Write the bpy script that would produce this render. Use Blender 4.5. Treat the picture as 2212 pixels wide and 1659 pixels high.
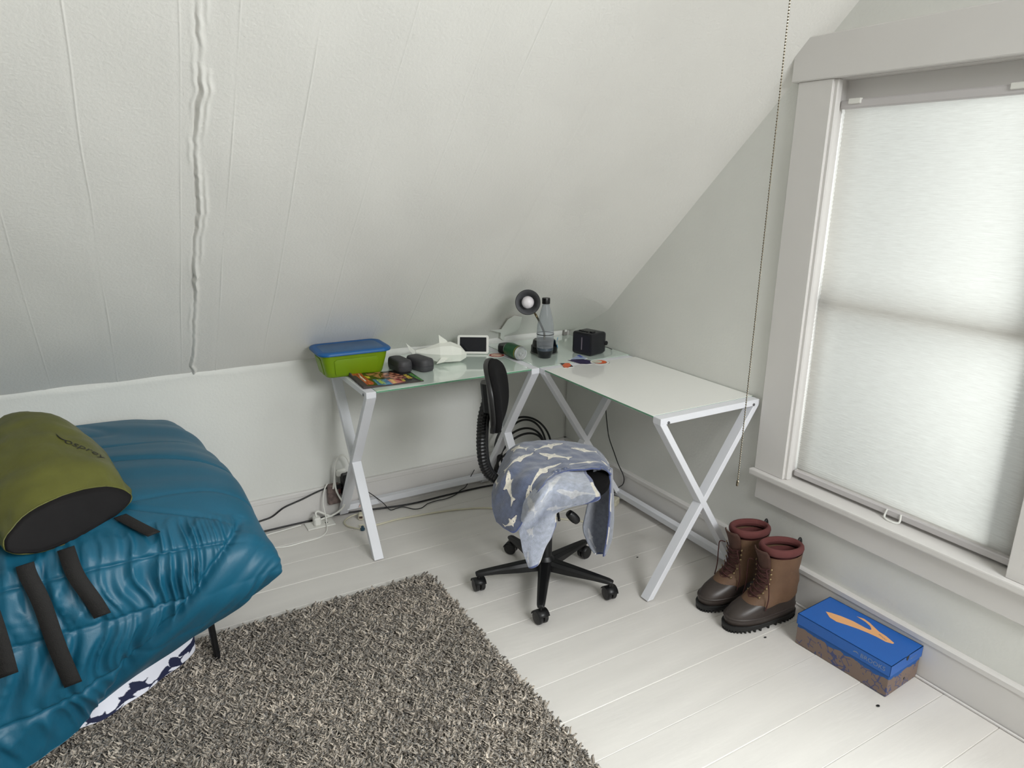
import bpy, bmesh, math, random
import numpy as np
from mathutils import Vector, Matrix, noise, Euler
from mathutils.bvhtree import BVHTree

random.seed(7); rng = np.random.default_rng(7)
for o in list(bpy.data.objects): bpy.data.objects.remove(o)
scene = bpy.context.scene
COL = scene.collection

# ------------------------------------------------------------------ camera, world, lights, exposure
cam_d = bpy.data.cameras.new('camera'); cam = bpy.data.objects.new('camera', cam_d); COL.objects.link(cam)
cam_d.sensor_fit = 'HORIZONTAL'; cam_d.sensor_width = 36.0
cam_d.lens = 36.0 * 1520.5 / 2212.0
cam_d.clip_start = 0.02
cam.matrix_world = (Matrix.Translation((-2.1519, -3.0627, 1.5492)) @ Matrix.Rotation(-0.53123, 4, 'Z')
                    @ Matrix.Rotation(1.28585, 4, 'X') @ Matrix.Rotation(0.010514, 4, 'Z'))
scene.camera = cam
vs = scene.view_settings
vs.view_transform = 'Standard'; vs.look = 'None'; vs.gamma = 1.0; vs.exposure = -0.04
try: vs.use_curve_mapping = False
except Exception: pass
world = bpy.data.worlds.new('world'); scene.world = world; world.use_nodes = True
bg = world.node_tree.nodes['Background']; bg.inputs[0].default_value = (0.90, 0.95, 1.0, 1); bg.inputs[1].default_value = .35
scene.cycles.max_bounces = 10; scene.cycles.diffuse_bounces = 6; scene.cycles.transparent_max_bounces = 12
scene.cycles.sample_clamp_indirect = 6.0

def area(name, loc, direction, sx, sy, power, color):
    l = bpy.data.lights.new(name, 'AREA'); l.shape = 'RECTANGLE'; l.size = sx; l.size_y = sy
    l.energy = power; l.color = color
    o = bpy.data.objects.new(name, l); COL.objects.link(o)
    o.location = loc
    o.rotation_euler = Vector(direction).to_track_quat('-Z', 'Y').to_euler()
    return o
# daylight outside the shaded window, outside an invented twin added for fill, and outside the window of the far gable
area('daylight_shaded_window', (1.7, -1.85, 1.45), (-1, 0, -0.10), 3.2, 3.2, 19, (0.96, 0.98, 1.0))
area('fill_light_twin', (0.45, -3.15, 1.35), (-1, 0.10, -0.15), 1.1, 1.6, 125, (0.98, 0.99, 1.0))  # added fill light, shining in through an invented second opening
area('daylight_far_gable', (-5.9, -3.2, 1.45), (1, 0.12, -0.10), 2.2, 1.6, 6, (1.0, 0.985, 0.96))

area('fill_light_roof', (-.85, -4.75, 2.62), (-.12, 1, -.62), 1.4, 1.0, 108, (0.97, 0.99, 1.0))  # added fill from behind the camera, through an invented roof opening

# ------------------------------------------------------------------ helpers
def tag(o, label=None, cat=None, group=None, kind=None):
    if label: o['label'] = label
    if cat: o['category'] = cat
    if group: o['group'] = group
    if kind: o['kind'] = kind
    return o

def root(name, loc, label=None, cat=None, rz=0.0, group=None, kind=None):
    o = bpy.data.objects.new(name, None); COL.objects.link(o)
    o.location = loc; o.rotation_euler = (0, 0, rz); o.empty_display_size = 0.05
    o['_m'] = 1
    del o['_m']
    tag(o, label, cat, group, kind)
    return o

def mtx(o):
    if o is None: return Matrix.Identity(4)
    return mtx(o.parent) @ (Matrix.Translation(o.location) @ o.rotation_euler.to_matrix().to_4x4())

def mobj(name, verts, faces, mat, parent=None, smooth=False, world=True, fm=None):
    """one mesh object; world=True: verts are world coordinates, otherwise the parent's own"""
    if parent is not None and world:
        inv = mtx(parent).inverted(); verts = [inv @ Vector(v) for v in verts]
    me = bpy.data.meshes.new(name)
    me.from_pydata([tuple(v) for v in verts], [], [tuple(f) for f in faces])
    mats = mat if isinstance(mat, (list, tuple)) else [mat]
    for m in mats: me.materials.append(m)
    if fm is not None: me.polygons.foreach_set('material_index', fm)
    if smooth: me.polygons.foreach_set('use_smooth', [True] * len(me.polygons))
    me.update()
    o = bpy.data.objects.new(name, me); COL.objects.link(o); o.parent = parent
    return o

class MB:
    """collects simple solids into one mesh"""
    def __init__(s): s.v = []; s.f = []; s.m = []
    def add(s, v, f, mi=0):
        b = len(s.v); s.v += [Vector(p) for p in v]; s.f += [tuple(b + i for i in q) for q in f]; s.m += [mi] * len(f); return s
    def box(s, c, d, M=None, bev=0.0, mi=0, seg=1):
        bm = bmesh.new(); bmesh.ops.create_cube(bm, size=1.0)
        for v in bm.verts: v.co = Vector((v.co.x * d[0], v.co.y * d[1], v.co.z * d[2]))
        if bev > 0: bmesh.ops.bevel(bm, geom=list(bm.edges), offset=bev, segments=seg, profile=0.6, affect='EDGES')
        T = Matrix.Translation(c) @ (M.to_4x4() if M is not None else Matrix.Identity(4))
        bm.verts.index_update()
        s.add([T @ v.co for v in bm.verts], [[v.index for v in f.verts] for f in bm.faces], mi); bm.free(); return s
    def lohi(s, lo, hi, bev=0.0, mi=0, seg=1):
        return s.box([(a + b) / 2 for a, b in zip(lo, hi)], [abs(b - a) for a, b in zip(lo, hi)], None, bev, mi, seg)
    def tube(s, pts, r, n=8, mi=0, cap=True):
        pts = [Vector(p) for p in pts]; N = len(pts)
        rr = r if isinstance(r, (list, tuple)) else [r] * N
        t0 = (pts[1] - pts[0]).normalized(); up = Vector((0, 0, 1)) if abs(t0.z) < .9 else Vector((1, 0, 0))
        nn = (up - t0 * up.dot(t0)).normalized(); vs = []; fs = []
        for i in range(N):
            t = (pts[min(i + 1, N - 1)] - pts[max(i - 1, 0)]).normalized()
            nn = (nn - t * nn.dot(t)).normalized(); b = t.cross(nn)
            for k in range(n):
                a = 2 * math.pi * k / n; vs.append(pts[i] + (nn * math.cos(a) + b * math.sin(a)) * rr[i])
        for i in range(N - 1):
            for k in range(n):
                k2 = (k + 1) % n; fs.append((i * n + k, i * n + k2, (i + 1) * n + k2, (i + 1) * n + k))
        if cap: fs.append(tuple(range(n))[::-1]); fs.append(tuple((N - 1) * n + k for k in range(n)))
        return s.add(vs, fs, mi)
    def lathe(s, prof, n=32, M=None, mi=0, cap=True):
        vs = []; fs = []; N = len(prof); M = M or Matrix.Identity(4)
        for r, z in prof:
            for k in range(n):
                a = 2 * math.pi * k / n; vs.append(M @ Vector((r * math.cos(a), r * math.sin(a), z)))
        for i in range(N - 1):
            for k in range(n):
                k2 = (k + 1) % n; fs.append((i * n + k, i * n + k2, (i + 1) * n + k2, (i + 1) * n + k))
        if cap:
            fs.append(tuple(range(n))[::-1]); fs.append(tuple((N - 1) * n + k for k in range(n)))
        return s.add(vs, fs, mi)
    def loft(s, rings, mi=0, cap=True):
        vs = []; fs = []; n = len(rings[0]); N = len(rings)
        for r in rings: vs += [Vector(p) for p in r]
        for i in range(N - 1):
            for k in range(n):
                k2 = (k + 1) % n; fs.append((i * n + k, i * n + k2, (i + 1) * n + k2, (i + 1) * n + k))
        if cap: fs.append(tuple(range(n))[::-1]); fs.append(tuple((N - 1) * n + k for k in range(n)))
        return s.add(vs, fs, mi)
    def prism(s, poly, z0, z1, M=None, mi=0):
        M = M or Matrix.Identity(4); n = len(poly)
        vs = [M @ Vector((x, y, z0)) for x, y in poly] + [M @ Vector((x, y, z1)) for x, y in poly]
        fs = [tuple(range(n))[::-1], tuple(range(n, 2 * n))] + [(i, (i + 1) % n, n + (i + 1) % n, n + i) for i in range(n)]
        return s.add(vs, fs, mi)
    def obj(s, name, mat, parent=None, smooth=False, world=True, angle=None):
        o = mobj(name, s.v, s.f, mat, parent, smooth or angle is not None, world, s.m)
        bm = bmesh.new(); bm.from_mesh(o.data); bmesh.ops.recalc_face_normals(bm, faces=list(bm.faces))
        if angle is not None:
            for e in bm.edges:
                if len(e.link_faces) == 2 and e.calc_face_angle(0) > math.radians(angle): e.smooth = False
        bm.to_mesh(o.data); bm.free()
        return o

def catmull(pts, k=8, closed=False):
    P = [Vector(p) for p in pts]; out = []; n = len(P)
    rngi = range(n) if closed else range(n - 1)
    for i in rngi:
        if closed: a, b, c, d = P[(i - 1) % n], P[i], P[(i + 1) % n], P[(i + 2) % n]
        else: a, b, c, d = P[max(i - 1, 0)], P[i], P[i + 1], P[min(i + 2, n - 1)]
        for j in range(k):
            t = j / k
            out.append(0.5 * ((2 * b) + (c - a) * t + (2 * a - 5 * b + 4 * c - d) * t * t + (3 * b - a - 3 * c + d) * t ** 3))
    if not closed: out.append(P[-1])
    return out

def cr1(A, m, axis):
    """catmull-rom resample of an array along one axis to m samples"""
    A = np.moveaxis(np.asarray(A, float), axis, 0); n = A.shape[0]
    t = np.linspace(0, n - 1, m); i = np.minimum(t.astype(int), n - 2); f = (t - i).reshape((-1,) + (1,) * (A.ndim - 1))
    a = A[np.maximum(i - 1, 0)]; b = A[i]; c = A[i + 1]; d = A[np.minimum(i + 2, n - 1)]
    R = 0.5 * (2 * b + (c - a) * f + (2 * a - 5 * b + 4 * c - d) * f ** 2 + (3 * b - a - 3 * c + d) * f ** 3)
    return np.moveaxis(R, 0, axis)

def grid_faces(nu, nv):
    i = np.arange(nu - 1)[:, None]; j = np.arange(nv - 1)[None, :]
    a = (i * nv + j).ravel(); return np.stack([a, a + nv, a + nv + 1, a + 1], 1)

def npmesh(name, V, F, mat, parent=None, smooth=True, world=True, col=None):
    V = np.asarray(V, float).reshape(-1, 3); F = np.asarray(F, np.int32)
    if parent is not None and world:
        inv = np.array(mtx(parent).inverted()); V = V @ inv[:3, :3].T + inv[:3, 3]
    me = bpy.data.meshes.new(name); k = F.shape[1]
    me.vertices.add(len(V)); me.vertices.foreach_set('co', V.ravel())
    me.loops.add(F.size); me.loops.foreach_set('vertex_index', F.ravel())
    me.polygons.add(len(F)); me.polygons.foreach_set('loop_start', np.arange(0, F.size, k, dtype=np.int32))
    me.polygons.foreach_set('loop_total', np.full(len(F), k, np.int32))
    if smooth: me.polygons.foreach_set('use_smooth', np.ones(len(F), bool))
    me.update(calc_edges=True)
    me.materials.append(mat)
    if col is not None:
        at = me.color_attributes.new('Col', 'FLOAT_COLOR', 'POINT')
        c = np.ones((len(V), 4)); c[:, :3] = col; at.data.foreach_set('color', c.ravel())
    o = bpy.data.objects.new(name, me); COL.objects.link(o); o.parent = parent
    return o

def solidify(o, th, off=-1.0):
    m = o.modifiers.new('thickness', 'SOLIDIFY'); m.thickness = th; m.offset = off; return o
def bevel(o, w, seg=2):
    m = o.modifiers.new('bevel', 'BEVEL'); m.width = w; m.segments = seg; m.limit_method = 'ANGLE'; m.angle_limit = math.radians(40); return o
def subsurf(o, n=2):
    m = o.modifiers.new('subsurf', 'SUBSURF'); m.levels = n; m.render_levels = n; return o

def lin(c):
    return tuple(((x / 255 / 12.92) if x / 255 <= .04045 else ((x / 255 + .055) / 1.055) ** 2.4) for x in c)
def M_(name, rgb, rough=0.6, metal=0.0, var=0.0, vscale=8.0, bump=0.0, bscale=60.0, spec=0.5, coat=0.0, alpha=None, attr=False, sheen=0.0, stretch=None, rvar=0.0):
    """procedural material: base colour varied by noise, fine relief by noise bump"""
    m = bpy.data.materials.new(name); m.use_nodes = True; nt = m.node_tree; N = nt.nodes; L = nt.links
    b = N['Principled BSDF']; c = lin(rgb)
    b.inputs['Base Color'].default_value = (*c, 1); b.inputs['Roughness'].default_value = rough
    b.inputs['Metallic'].default_value = metal; b.inputs['Specular IOR Level'].default_value = spec
    b.inputs['Coat Weight'].default_value = coat; b.inputs['Sheen Weight'].default_value = sheen
    tc = N.new('ShaderNodeTexCoord'); vec = tc.outputs['Object']
    if stretch:
        mp = N.new('ShaderNodeMapping'); mp.inputs['Scale'].default_value = stretch; L.new(vec, mp.inputs[0]); vec = mp.outputs[0]
    src = None
    if attr:
        a = N.new('ShaderNodeAttribute'); a.attribute_name = 'Col'; src = a.outputs['Color']; L.new(src, b.inputs['Base Color'])
    if var > 0:
        nz = N.new('ShaderNodeTexNoise'); nz.inputs['Scale'].default_value = vscale; nz.inputs['Detail'].default_value = 6; L.new(vec, nz.inputs['Vector'])
        mr = N.new('ShaderNodeMapRange'); mr.inputs[1].default_value = .25; mr.inputs[2].default_value = .75
        mr.inputs[3].default_value = 1 - var; mr.inputs[4].default_value = 1 + var; L.new(nz.outputs['Fac'], mr.inputs[0])
        mx = N.new('ShaderNodeVectorMath'); mx.operation = 'SCALE'
        if src is None: mx.inputs[0].default_value = c
        else: L.new(src, mx.inputs[0])
        L.new(mr.outputs[0], mx.inputs['Scale']); L.new(mx.outputs[0], b.inputs['Base Color'])
        if rvar > 0:
            m2 = N.new('ShaderNodeMapRange'); m2.inputs[3].default_value = rough - rvar; m2.inputs[4].default_value = rough + rvar
            L.new(nz.outputs['Fac'], m2.inputs[0]); L.new(m2.outputs[0], b.inputs['Roughness'])
    if bump > 0:
        n2 = N.new('ShaderNodeTexNoise'); n2.inputs['Scale'].default_value = bscale; n2.inputs['Detail'].default_value = 4; L.new(vec, n2.inputs['Vector'])
        bp = N.new('ShaderNodeBump'); bp.inputs['Strength'].default_value = bump; bp.inputs['Distance'].default_value = 0.004
        L.new(n2.outputs['Fac'], bp.inputs['Height']); L.new(bp.outputs[0], b.inputs['Normal'])
    return m

def inpoly(X, Y, poly):
    r = np.zeros(X.shape, bool); n = len(poly)
    for i in range(n):
        x1, y1 = poly[i][:2]; x2, y2 = poly[(i + 1) % n][:2]
        c = ((y1 > Y) != (y2 > Y)) & (X < (x2 - x1) * (Y - y1) / ((y2 - y1) or 1e-9) + x1); r ^= c
    return r

def text_mesh(body, size, extrude=0.0):
    cu = bpy.data.curves.new('lettering', 'FONT'); cu.body = body; cu.size = size; cu.extrude = extrude
    cu.align_x = 'LEFT'; cu.resolution_u = 4
    o = bpy.data.objects.new('lettering', cu); COL.objects.link(o)
    bpy.context.view_layer.update()
    me = bpy.data.meshes.new_from_object(o.evaluated_get(bpy.context.evaluated_depsgraph_get()))
    V = [v.co.copy() for v in me.vertices]; F = [tuple(p.vertices) for p in me.polygons]
    bpy.data.objects.remove(o); bpy.data.curves.remove(cu); bpy.data.meshes.remove(me)
    return V, F

# ------------------------------------------------------------------ materials
PAINT = M_('wall_paint', (217, 217, 212), .62, var=.035, vscale=3.0, bump=.22, bscale=90)
PLASTER = M_('ceiling_plaster', (223, 221, 216), .6, var=.04, vscale=2.2, bump=.3, bscale=120)
TRIM = M_('trim_paint', (212, 209, 206), .45, var=.02, vscale=5, bump=.08, bscale=40)
FLOORM = M_('floor_paint', (215, 211, 206), .38, var=.06, vscale=3.5, bump=.15, bscale=25, stretch=(.5, 3, 1), rvar=.08)
METALW = M_('white_powder_coat', (222, 223, 228), .42, var=.01)
BLACKP = M_('black_plastic', (11, 11, 13), .42, var=.05)
BLACKF = M_('black_fabric', (15, 14, 15), .95, var=.15, vscale=300, bump=.3, bscale=500, spec=.2)
CABLE = M_('black_cable', (14, 14, 15), .4)
WHITEP = M_('white_plastic', (225, 224, 218), .4)
BEIGEP = M_('beige_cable', (205, 200, 178), .5)
CHROME = M_('chrome', (190, 190, 188), .25, metal=1.0)
# ------------------------------------------------------------------ room shell
ANG = .7772; KZ = .766
SN = Vector((0, -math.sin(ANG), -math.cos(ANG)))        # slope normal into the room
def slope_pt(x, s, d=0.0): return Vector((x, -math.cos(ANG) * s, KZ + math.sin(ANG) * s)) + SN * d

fl = MB().lohi((-5.3, -5.9, -.12), (.0, .05, -.0032)).obj('floor', FLOORM); tag(fl, kind='structure')
pm = None; PW = .1633
for k in range(-1, 35):
    y1 = -.03 - k * PW; y0 = y1 - PW
    if pm is None:
        pl = MB().box((0, 0, -.0125), (5.28, PW - .0016, .025), None, .0012).obj('plank', FLOORM, fl, world=False); pm = pl.data
    else:
        pl = bpy.data.objects.new('plank', pm); COL.objects.link(pl); pl.parent = fl
    pl.location = (-2.65 + .003 * math.sin(k * 5.1), (y0 + y1) / 2, -.0006 * (1 + math.sin(k * 2.7)))

# knee wall under the slope, slightly wavy
nx, nz = 240, 24
X = np.linspace(-5.3, 0, nx)[:, None] * np.ones((1, nz)); Z = np.ones((nx, 1)) * np.linspace(0, 1, nz)[None, :]
top = KZ + .004 + .0035 * np.sin(X * 9.1) + .0025 * np.sin(X * 23.3 + 1) + .008
Zw = Z * top
Yw = -.003 * np.sin(X * 3.1) * np.sin(Zw * 4) - .006 * np.exp(-((Zw - top) / .02) ** 2)
V = np.stack([X, Yw, Zw], -1)
w = npmesh('wall_back', V, grid_faces(nx, nz), PAINT); tag(w, kind='structure'); solidify(w, .08, -1.0)

# sloped ceiling with its seams, the cracked ridge and the cove towards the window wall
seams = [(-3.05, .0010), (-2.62, .0012), (-2.36, .0012), (-2.145, .0014), (-1.915, .0012), (-1.785, .0014), (-1.595, .0013), (-1.36, .0010), (-1.13, .0008), (-.98, .0012), (-.67, .0024), (-.50, .0010)]
xs = list(np.linspace(-5.3, -3.1, 60)) + list(np.linspace(-3.09, -.2, 240)) + list(np.linspace(-.21, 0.0, 46))
for x0, h in seams: xs += list(np.linspace(x0 - .009, x0 + .009, 19))
xs += list(np.linspace(-1.93, -1.83, 60))
xs = np.array(sorted(set(np.round(xs, 5)))); S = np.linspace(0, 2.72, 330)
SS, XX = np.meshgrid(S, xs, indexing='ij')
disp = np.zeros_like(XX)
rs = np.random.default_rng(3)
def wob(seed, n=40, amp=1.0):
    r = np.random.default_rng(seed).normal(0, amp, n); r = cr1(r, len(S), 0); return r
for i, (x0, h) in enumerate(seams):
    xc = x0 + .0016 * wob(20 + i, 12)[:, None] + (.04 * (1 - S / 2.72)[:, None] * (x0 > -.8))
    a = np.clip(.65 + .5 * wob(50 + i, 14), 0.1, 1.4)[:, None]
    disp += h * .75 * a * np.exp(-((XX - xc) / .0024) ** 2) + h * .35 / (1 + np.exp(-(XX - xc) / .003)) * np.exp(-np.clip(XX - xc, 0, 1) / .05)
    disp += h * .5 * np.exp(-((XX - xc + .02) / .012) ** 2)
xc = -1.874 + .0035 * wob(5, 26)[:, None] + .0020 * wob(6, 80)[:, None] + .0012 * wob(11, 200)[:, None]
amp = np.clip(.8 + .45 * wob(7, 30), .15, 1.6)[:, None]
disp += .0095 * amp * np.exp(-((XX - xc - .005) / .0065) ** 2) - .004 * amp * np.exp(-((XX - xc + .004) / .003) ** 2)
amp2 = np.clip(wob(8, 26), 0, 1.5)[:, None]; disp += .004 * amp2 * np.exp(-((XX - xc - .022) / .006) ** 2)
amp3 = np.clip(wob(9, 26), 0, 1.5)[:, None]; disp += .0018 * amp3 * np.exp(-((XX - xc + .014) / .005) ** 2)
disp += .006 * np.sin(XX * 2.3 + .7) * np.sin(SS * 1.7) + .0015 * np.sin(XX * 17 + SS * 3) * np.sin(SS * 7 + XX * 2)
R_ = .30
t = np.clip((XX + R_) / R_, 0, 1); disp += R_ * .50 * (1 - np.sqrt(np.clip(1 - (t * .97) ** 2, 0, 1))) * np.clip(SS / .35, 0, 1) ** .7
disp += .0018 * (rs.random(XX.shape) > .9993) * 1.0
V = np.stack([XX, -math.cos(ANG) * SS + SN.y * disp, KZ + math.sin(ANG) * SS + SN.z * disp], -1)
cl = npmesh('ceiling', V, grid_faces(len(S), len(xs)), PLASTER); tag(cl, kind='structure')
# flat ceiling, the opposite slope and knee wall, all behind or above the camera
e = slope_pt(0, 2.70)
tag(MB().lohi((-5.3, -3.75, e.z - .01), (0.0, e.y + .02, e.z + .08)).obj('ceiling', PLASTER), kind='structure')
def os_(x, f): return (x, -3.75 - 1.9 * f, e.z + (.72 - e.z) * f)
mb = MB()
for xa, xb, fa, fb in ((-5.3, 0, 0, .04), (-5.3, 0, .52, 1), (-5.3, -1.9, .04, .52), (-.1, 0, .04, .52)):  # gap left in the slope for the added roof fill light
    mb.add([os_(xa, fa), os_(xb, fa), os_(xb, fb), os_(xa, fb)], [(0, 1, 2, 3)])
tag(mb.obj('ceiling', PLASTER), kind='structure')
tag(MB().lohi((-5.3, -5.72, 0), (0, -5.62, .80)).obj('wall_front', PAINT), kind='structure')
def wall_with_holes(name, x0, x1, holes):
    mb = MB(); ys = sorted(set([.12, -5.8] + [h[0] for h in holes] + [h[1] for h in holes])); H = 2.9
    for a, b in zip(ys[:-1], ys[1:]):
        m = (a + b) / 2; hh = [h for h in holes if h[0] < m < h[1]]
        if not hh: mb.lohi((x0, a, -.1), (x1, b, H))
        else:
            mb.lohi((x0, a, -.1), (x1, b, hh[0][2])); mb.lohi((x0, a, hh[0][3]), (x1, b, H))
    return tag(mb.obj(name, PAINT), kind='structure')
wall_with_holes('wall_right', 0.0, .13, [(-2.255, -1.452, .44, 1.89), (-3.70, -2.62, .44, 1.89)])
wall_with_holes('wall_left', -5.43, -5.28, [(-4.2, -2.2, .7, 2.1)])

# baseboards
def baseboard(name, a, b, nrm):
    a = Vector(a); b = Vector(b); n = Vector(nrm); mb = MB(); d = (b - a).normalized(); L = (b - a).length
    prof = [(0, 0), (.017, 0), (.017, .128), (.021, .131), (.021, .147), (.016, .152), (0, .152)]
    r = [[p + n * u + Vector((0, 0, z)) for u, z in prof] for p in (a, b)]
    return tag(mb.loft(r).obj(name, TRIM), kind='structure')
baseboard('baseboard_back', (-5.28, 0, 0), (0, 0, 0), (0, -1, 0))
baseboard('baseboard_right', (0, -5.6, 0), (0, 0, 0), (-1, 0, 0))
tag(MB().tube(catmull([(-.024, -.03, .004), (-.023, -1.5, .004), (-.0245, -2.6, .004), (-.023, -5.6, .004)], 6), .0045, 6).obj('trim_1', TRIM), kind='structure')

# window with casing, stool, apron, sash and glass
def window(num, y0, y1, detailed):
    wn = root('window_%d' % num, (0, (y0 + y1) / 2, .46)); tag(wn, kind='structure')
    zt = 1.868; zb = .463
    MB().lohi((-.022, y1 - .002, zb), (.0, y1 + .132, zt), .002).obj('casing', TRIM, wn)
    MB().lohi((-.022, y0 - .132, zb), (.0, y0 + .002, zt), .002).obj('casing', TRIM, wn)
    MB().lohi((-.012, y1 - .016, zb), (.012, y1 + .002, zt), .004).obj('bead', TRIM, wn)
    MB().lohi((-.032, y0 - .155, zt), (.0, y1 + .155, zt + .136), .003).obj('header', TRIM, wn)
    MB().lohi((-.043, y0 - .165, .439), (.075, y1 + .142, .463), .005, seg=2).obj('stool', TRIM, wn)
    MB().lohi((-.020, y0 - .12, .343), (.0, y1 + .118, .438), .002).obj('apron', TRIM, wn)
    mb = MB(); mb.lohi((0, y1 - .001, zb - .02), (.13, y1 + .012, zt + .02)); mb.lohi((0, y0 - .012, zb - .02), (.13, y0 + .001, zt + .02))
    mb.lohi((0, y0, zt - .002), (.13, y1, zt + .02)); mb.lohi((.07, y0, .43), (.13, y1, .462)); mb.obj('jamb', TRIM, wn)
    mb = MB(); mb.lohi((.055, y0, 1.803), (.07, y1, 1.867)); mb.obj('stop', TRIM, wn)
    mb = MB(); zm = 1.14
    for a, b, x in ((zm - .02, 1.86, .108), (.463, zm + .02, .085)):
        mb.lohi((x - .014, y1 - .045, a), (x + .014, y1, b)); mb.lohi((x - .014, y0, a), (x + .014, y0 + .045, b))
        mb.lohi((x - .014, y0, a), (x + .014, y1, a + .045)); mb.lohi((x - .014, y0, b - .045), (x + .014, y1, b))
    mb.obj('sash', TRIM, wn)
    for a, b, x in ((zm, 1.83, .108), (.49, zm, .085)):
        MB().lohi((x - .0015, y0 + .04, a), (x + .0015, y1 - .04, b)).obj('pane', GLASSM, wn)
    return wn
GLASSM = bpy.data.materials.new('window_glass'); GLASSM.use_nodes = True
nt = GLASSM.node_tree; nt.nodes.clear(); o_ = nt.nodes.new('ShaderNodeOutputMaterial'); mx = nt.nodes.new('ShaderNodeMixShader')
tr = nt.nodes.new('ShaderNodeBsdfTransparent'); gl = nt.nodes.new('ShaderNodeBsdfGlossy'); gl.inputs['Roughness'].default_value = .02
tr.inputs[0].default_value = (.93, .96, .95, 1); mx.inputs[0].default_value = .06
nt.links.new(tr.outputs[0], mx.inputs[1]); nt.links.new(gl.outputs[0], mx.inputs[2]); nt.links.new(mx.outputs[0], o_.inputs[0])
WY0, WY1 = -2.243, -1.462
window(1, WY0, WY1, True)
window(2, -3.69, -2.63, False)  # unseen second window, invented to let the side fill light in
wl = root('window_3', (-5.28, -3.2, .7)); tag(wl, kind='structure')
mb = MB(); mb.lohi((-5.29, -4.3, .6), (-5.26, -2.1, .7)); mb.lohi((-5.29, -4.3, 2.1), (-5.26, -2.1, 2.2)); mb.lohi((-5.29, -4.3, .6), (-5.26, -4.2, 2.2)); mb.lohi((-5.29, -2.2, .6), (-5.26, -2.1, 2.2)); mb.lohi((-5.36, -3.22, .7), (-5.33, -3.18, 2.1))
mb.obj('casing', TRIM, wl)

# cellular shade
FAB = bpy.data.materials.new('shade_fabric'); FAB.use_nodes = True; nt = FAB.node_tree; N = nt.nodes; L = nt.links; N.clear()
out = N.new('ShaderNodeOutputMaterial'); tl = N.new('ShaderNodeBsdfTranslucent'); df = N.new('ShaderNodeBsdfDiffuse'); mx = N.new('ShaderNodeMixShader'); mx.inputs[0].default_value = .38
tc = N.new('ShaderNodeTexCoord'); mp = N.new('ShaderNodeMapping'); mp.inputs['Scale'].default_value = (1, 2.2, 60); nz = N.new('ShaderNodeTexNoise'); nz.inputs['Scale'].default_value = 9; nz.inputs['Detail'].default_value = 8; nz.inputs['Roughness'].default_value = .75
cr = N.new('ShaderNodeValToRGB'); cr.color_ramp.elements[0].position = .3; cr.color_ramp.elements[0].color = (.78, .75, .71, 1); cr.color_ramp.elements[1].position = .62; cr.color_ramp.elements[1].color = (.93, .91, .87, 1)
L.new(tc.outputs['Object'], mp.inputs[0]); L.new(mp.outputs[0], nz.inputs['Vector']); L.new(nz.outputs['Fac'], cr.inputs[0])
L.new(cr.outputs[0], tl.inputs[0]); L.new(cr.outputs[0], df.inputs[0]); L.new(tl.outputs[0], mx.inputs[1]); L.new(df.outputs[0], mx.inputs[2]); L.new(mx.outputs[0], out.inputs[0])
sh = root('window_shade', (.03, (WY0 + WY1) / 2, .475), 'off-white cellular shade drawn down over the bright window', 'window shade')
zs = [.497]; i = 0
while zs[-1] < 1.775:
    f = (zs[-1] - .497) / 1.28; zs.append(zs[-1] + (.0038 + .0035 * min(1, f * 2.2))); i += 1
V = []
ys = np.linspace(WY0 + .009, WY1 - .010, 3)
for k, z in enumerate(zs):
    for y in ys: V.append((.046 + (1 if k % 2 else -1) * (.0020 + .0022 * max(0, 1 - (z - .497) / .7)), y, z))
npmesh('pleated_fabric', V, grid_faces(len(zs), 3), FAB, sh, smooth=False)
RAILM = M_('shade_rail', (196, 192, 192), .5)
MB().lohi((.022, WY0 + .006, 1.776), (.060, WY1 - .006, 1.803), .004).obj('headrail', RAILM, sh)
MB().lohi((.028, WY0 + .009, .474), (.058, WY1 - .010, .497), .003).obj('bottom_rail', RAILM, sh)
for yb in (WY1 - .06, WY0 + .24):
    MB().lohi((.016, yb - .022, 1.789), (.03, yb + .022, 1.806), .002).obj('bracket', WHITEP, sh)
CLEAR = M_('clear_plastic', (225, 225, 220), .25)
mb = MB(); mb.tube(catmull([(.026, -1.848, .496), (.020, -1.846, .470), (.012, -1.862, .466), (.012, -1.884, .466), (.020, -1.898, .470), (.026, -1.896, .496)], 5), .0035, 6); mb.obj('pull_tab', CLEAR, sh)

# pull chain hanging from a lamp above the frame
CH = Vector((-1.129, -2.195, 0)); cz0, cz1 = .975, 2.45
pc = root('pull_chain', (CH.x, CH.y, cz0), 'beaded metal pull chain hanging down in front of the window casing', 'pull chain')
BRASS = M_('chain_metal', (120, 112, 98), .25, metal=1.0)
ico = bmesh.new(); bmesh.ops.create_icosphere(ico, subdivisions=1, radius=.00175)
iv = [v.co.copy() for v in ico.verts]; ifc = [[v.index for v in f.verts] for f in ico.faces]
mb = MB(); z = cz0 + .012
while z < cz1: mb.add([Vector((CH.x, CH.y, z)) + v for v in iv], ifc); z += .0047
o = mb.obj('bead_string', BRASS, pc, smooth=True); tag(o, kind='stuff')
MB().tube([(CH.x, CH.y, cz0 + .005), (CH.x, CH.y, cz1)], .0006, 5).obj('wire', BRASS, pc)
MB().lathe([(.0012, 0), (.0026, .001), (.0026, .011), (.0014, .013)], 10, Matrix.Translation((CH.x, CH.y, cz0))).obj('end_cap', BRASS, pc, smooth=True)
MB().lathe([(.05, 0), (.06, .03), (.02, .05), (.02, e.z - .01 - cz1)], 24, Matrix.Translation((CH.x, CH.y, cz1))).obj('lamp_holder', WHITEP, pc, angle=40)

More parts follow.
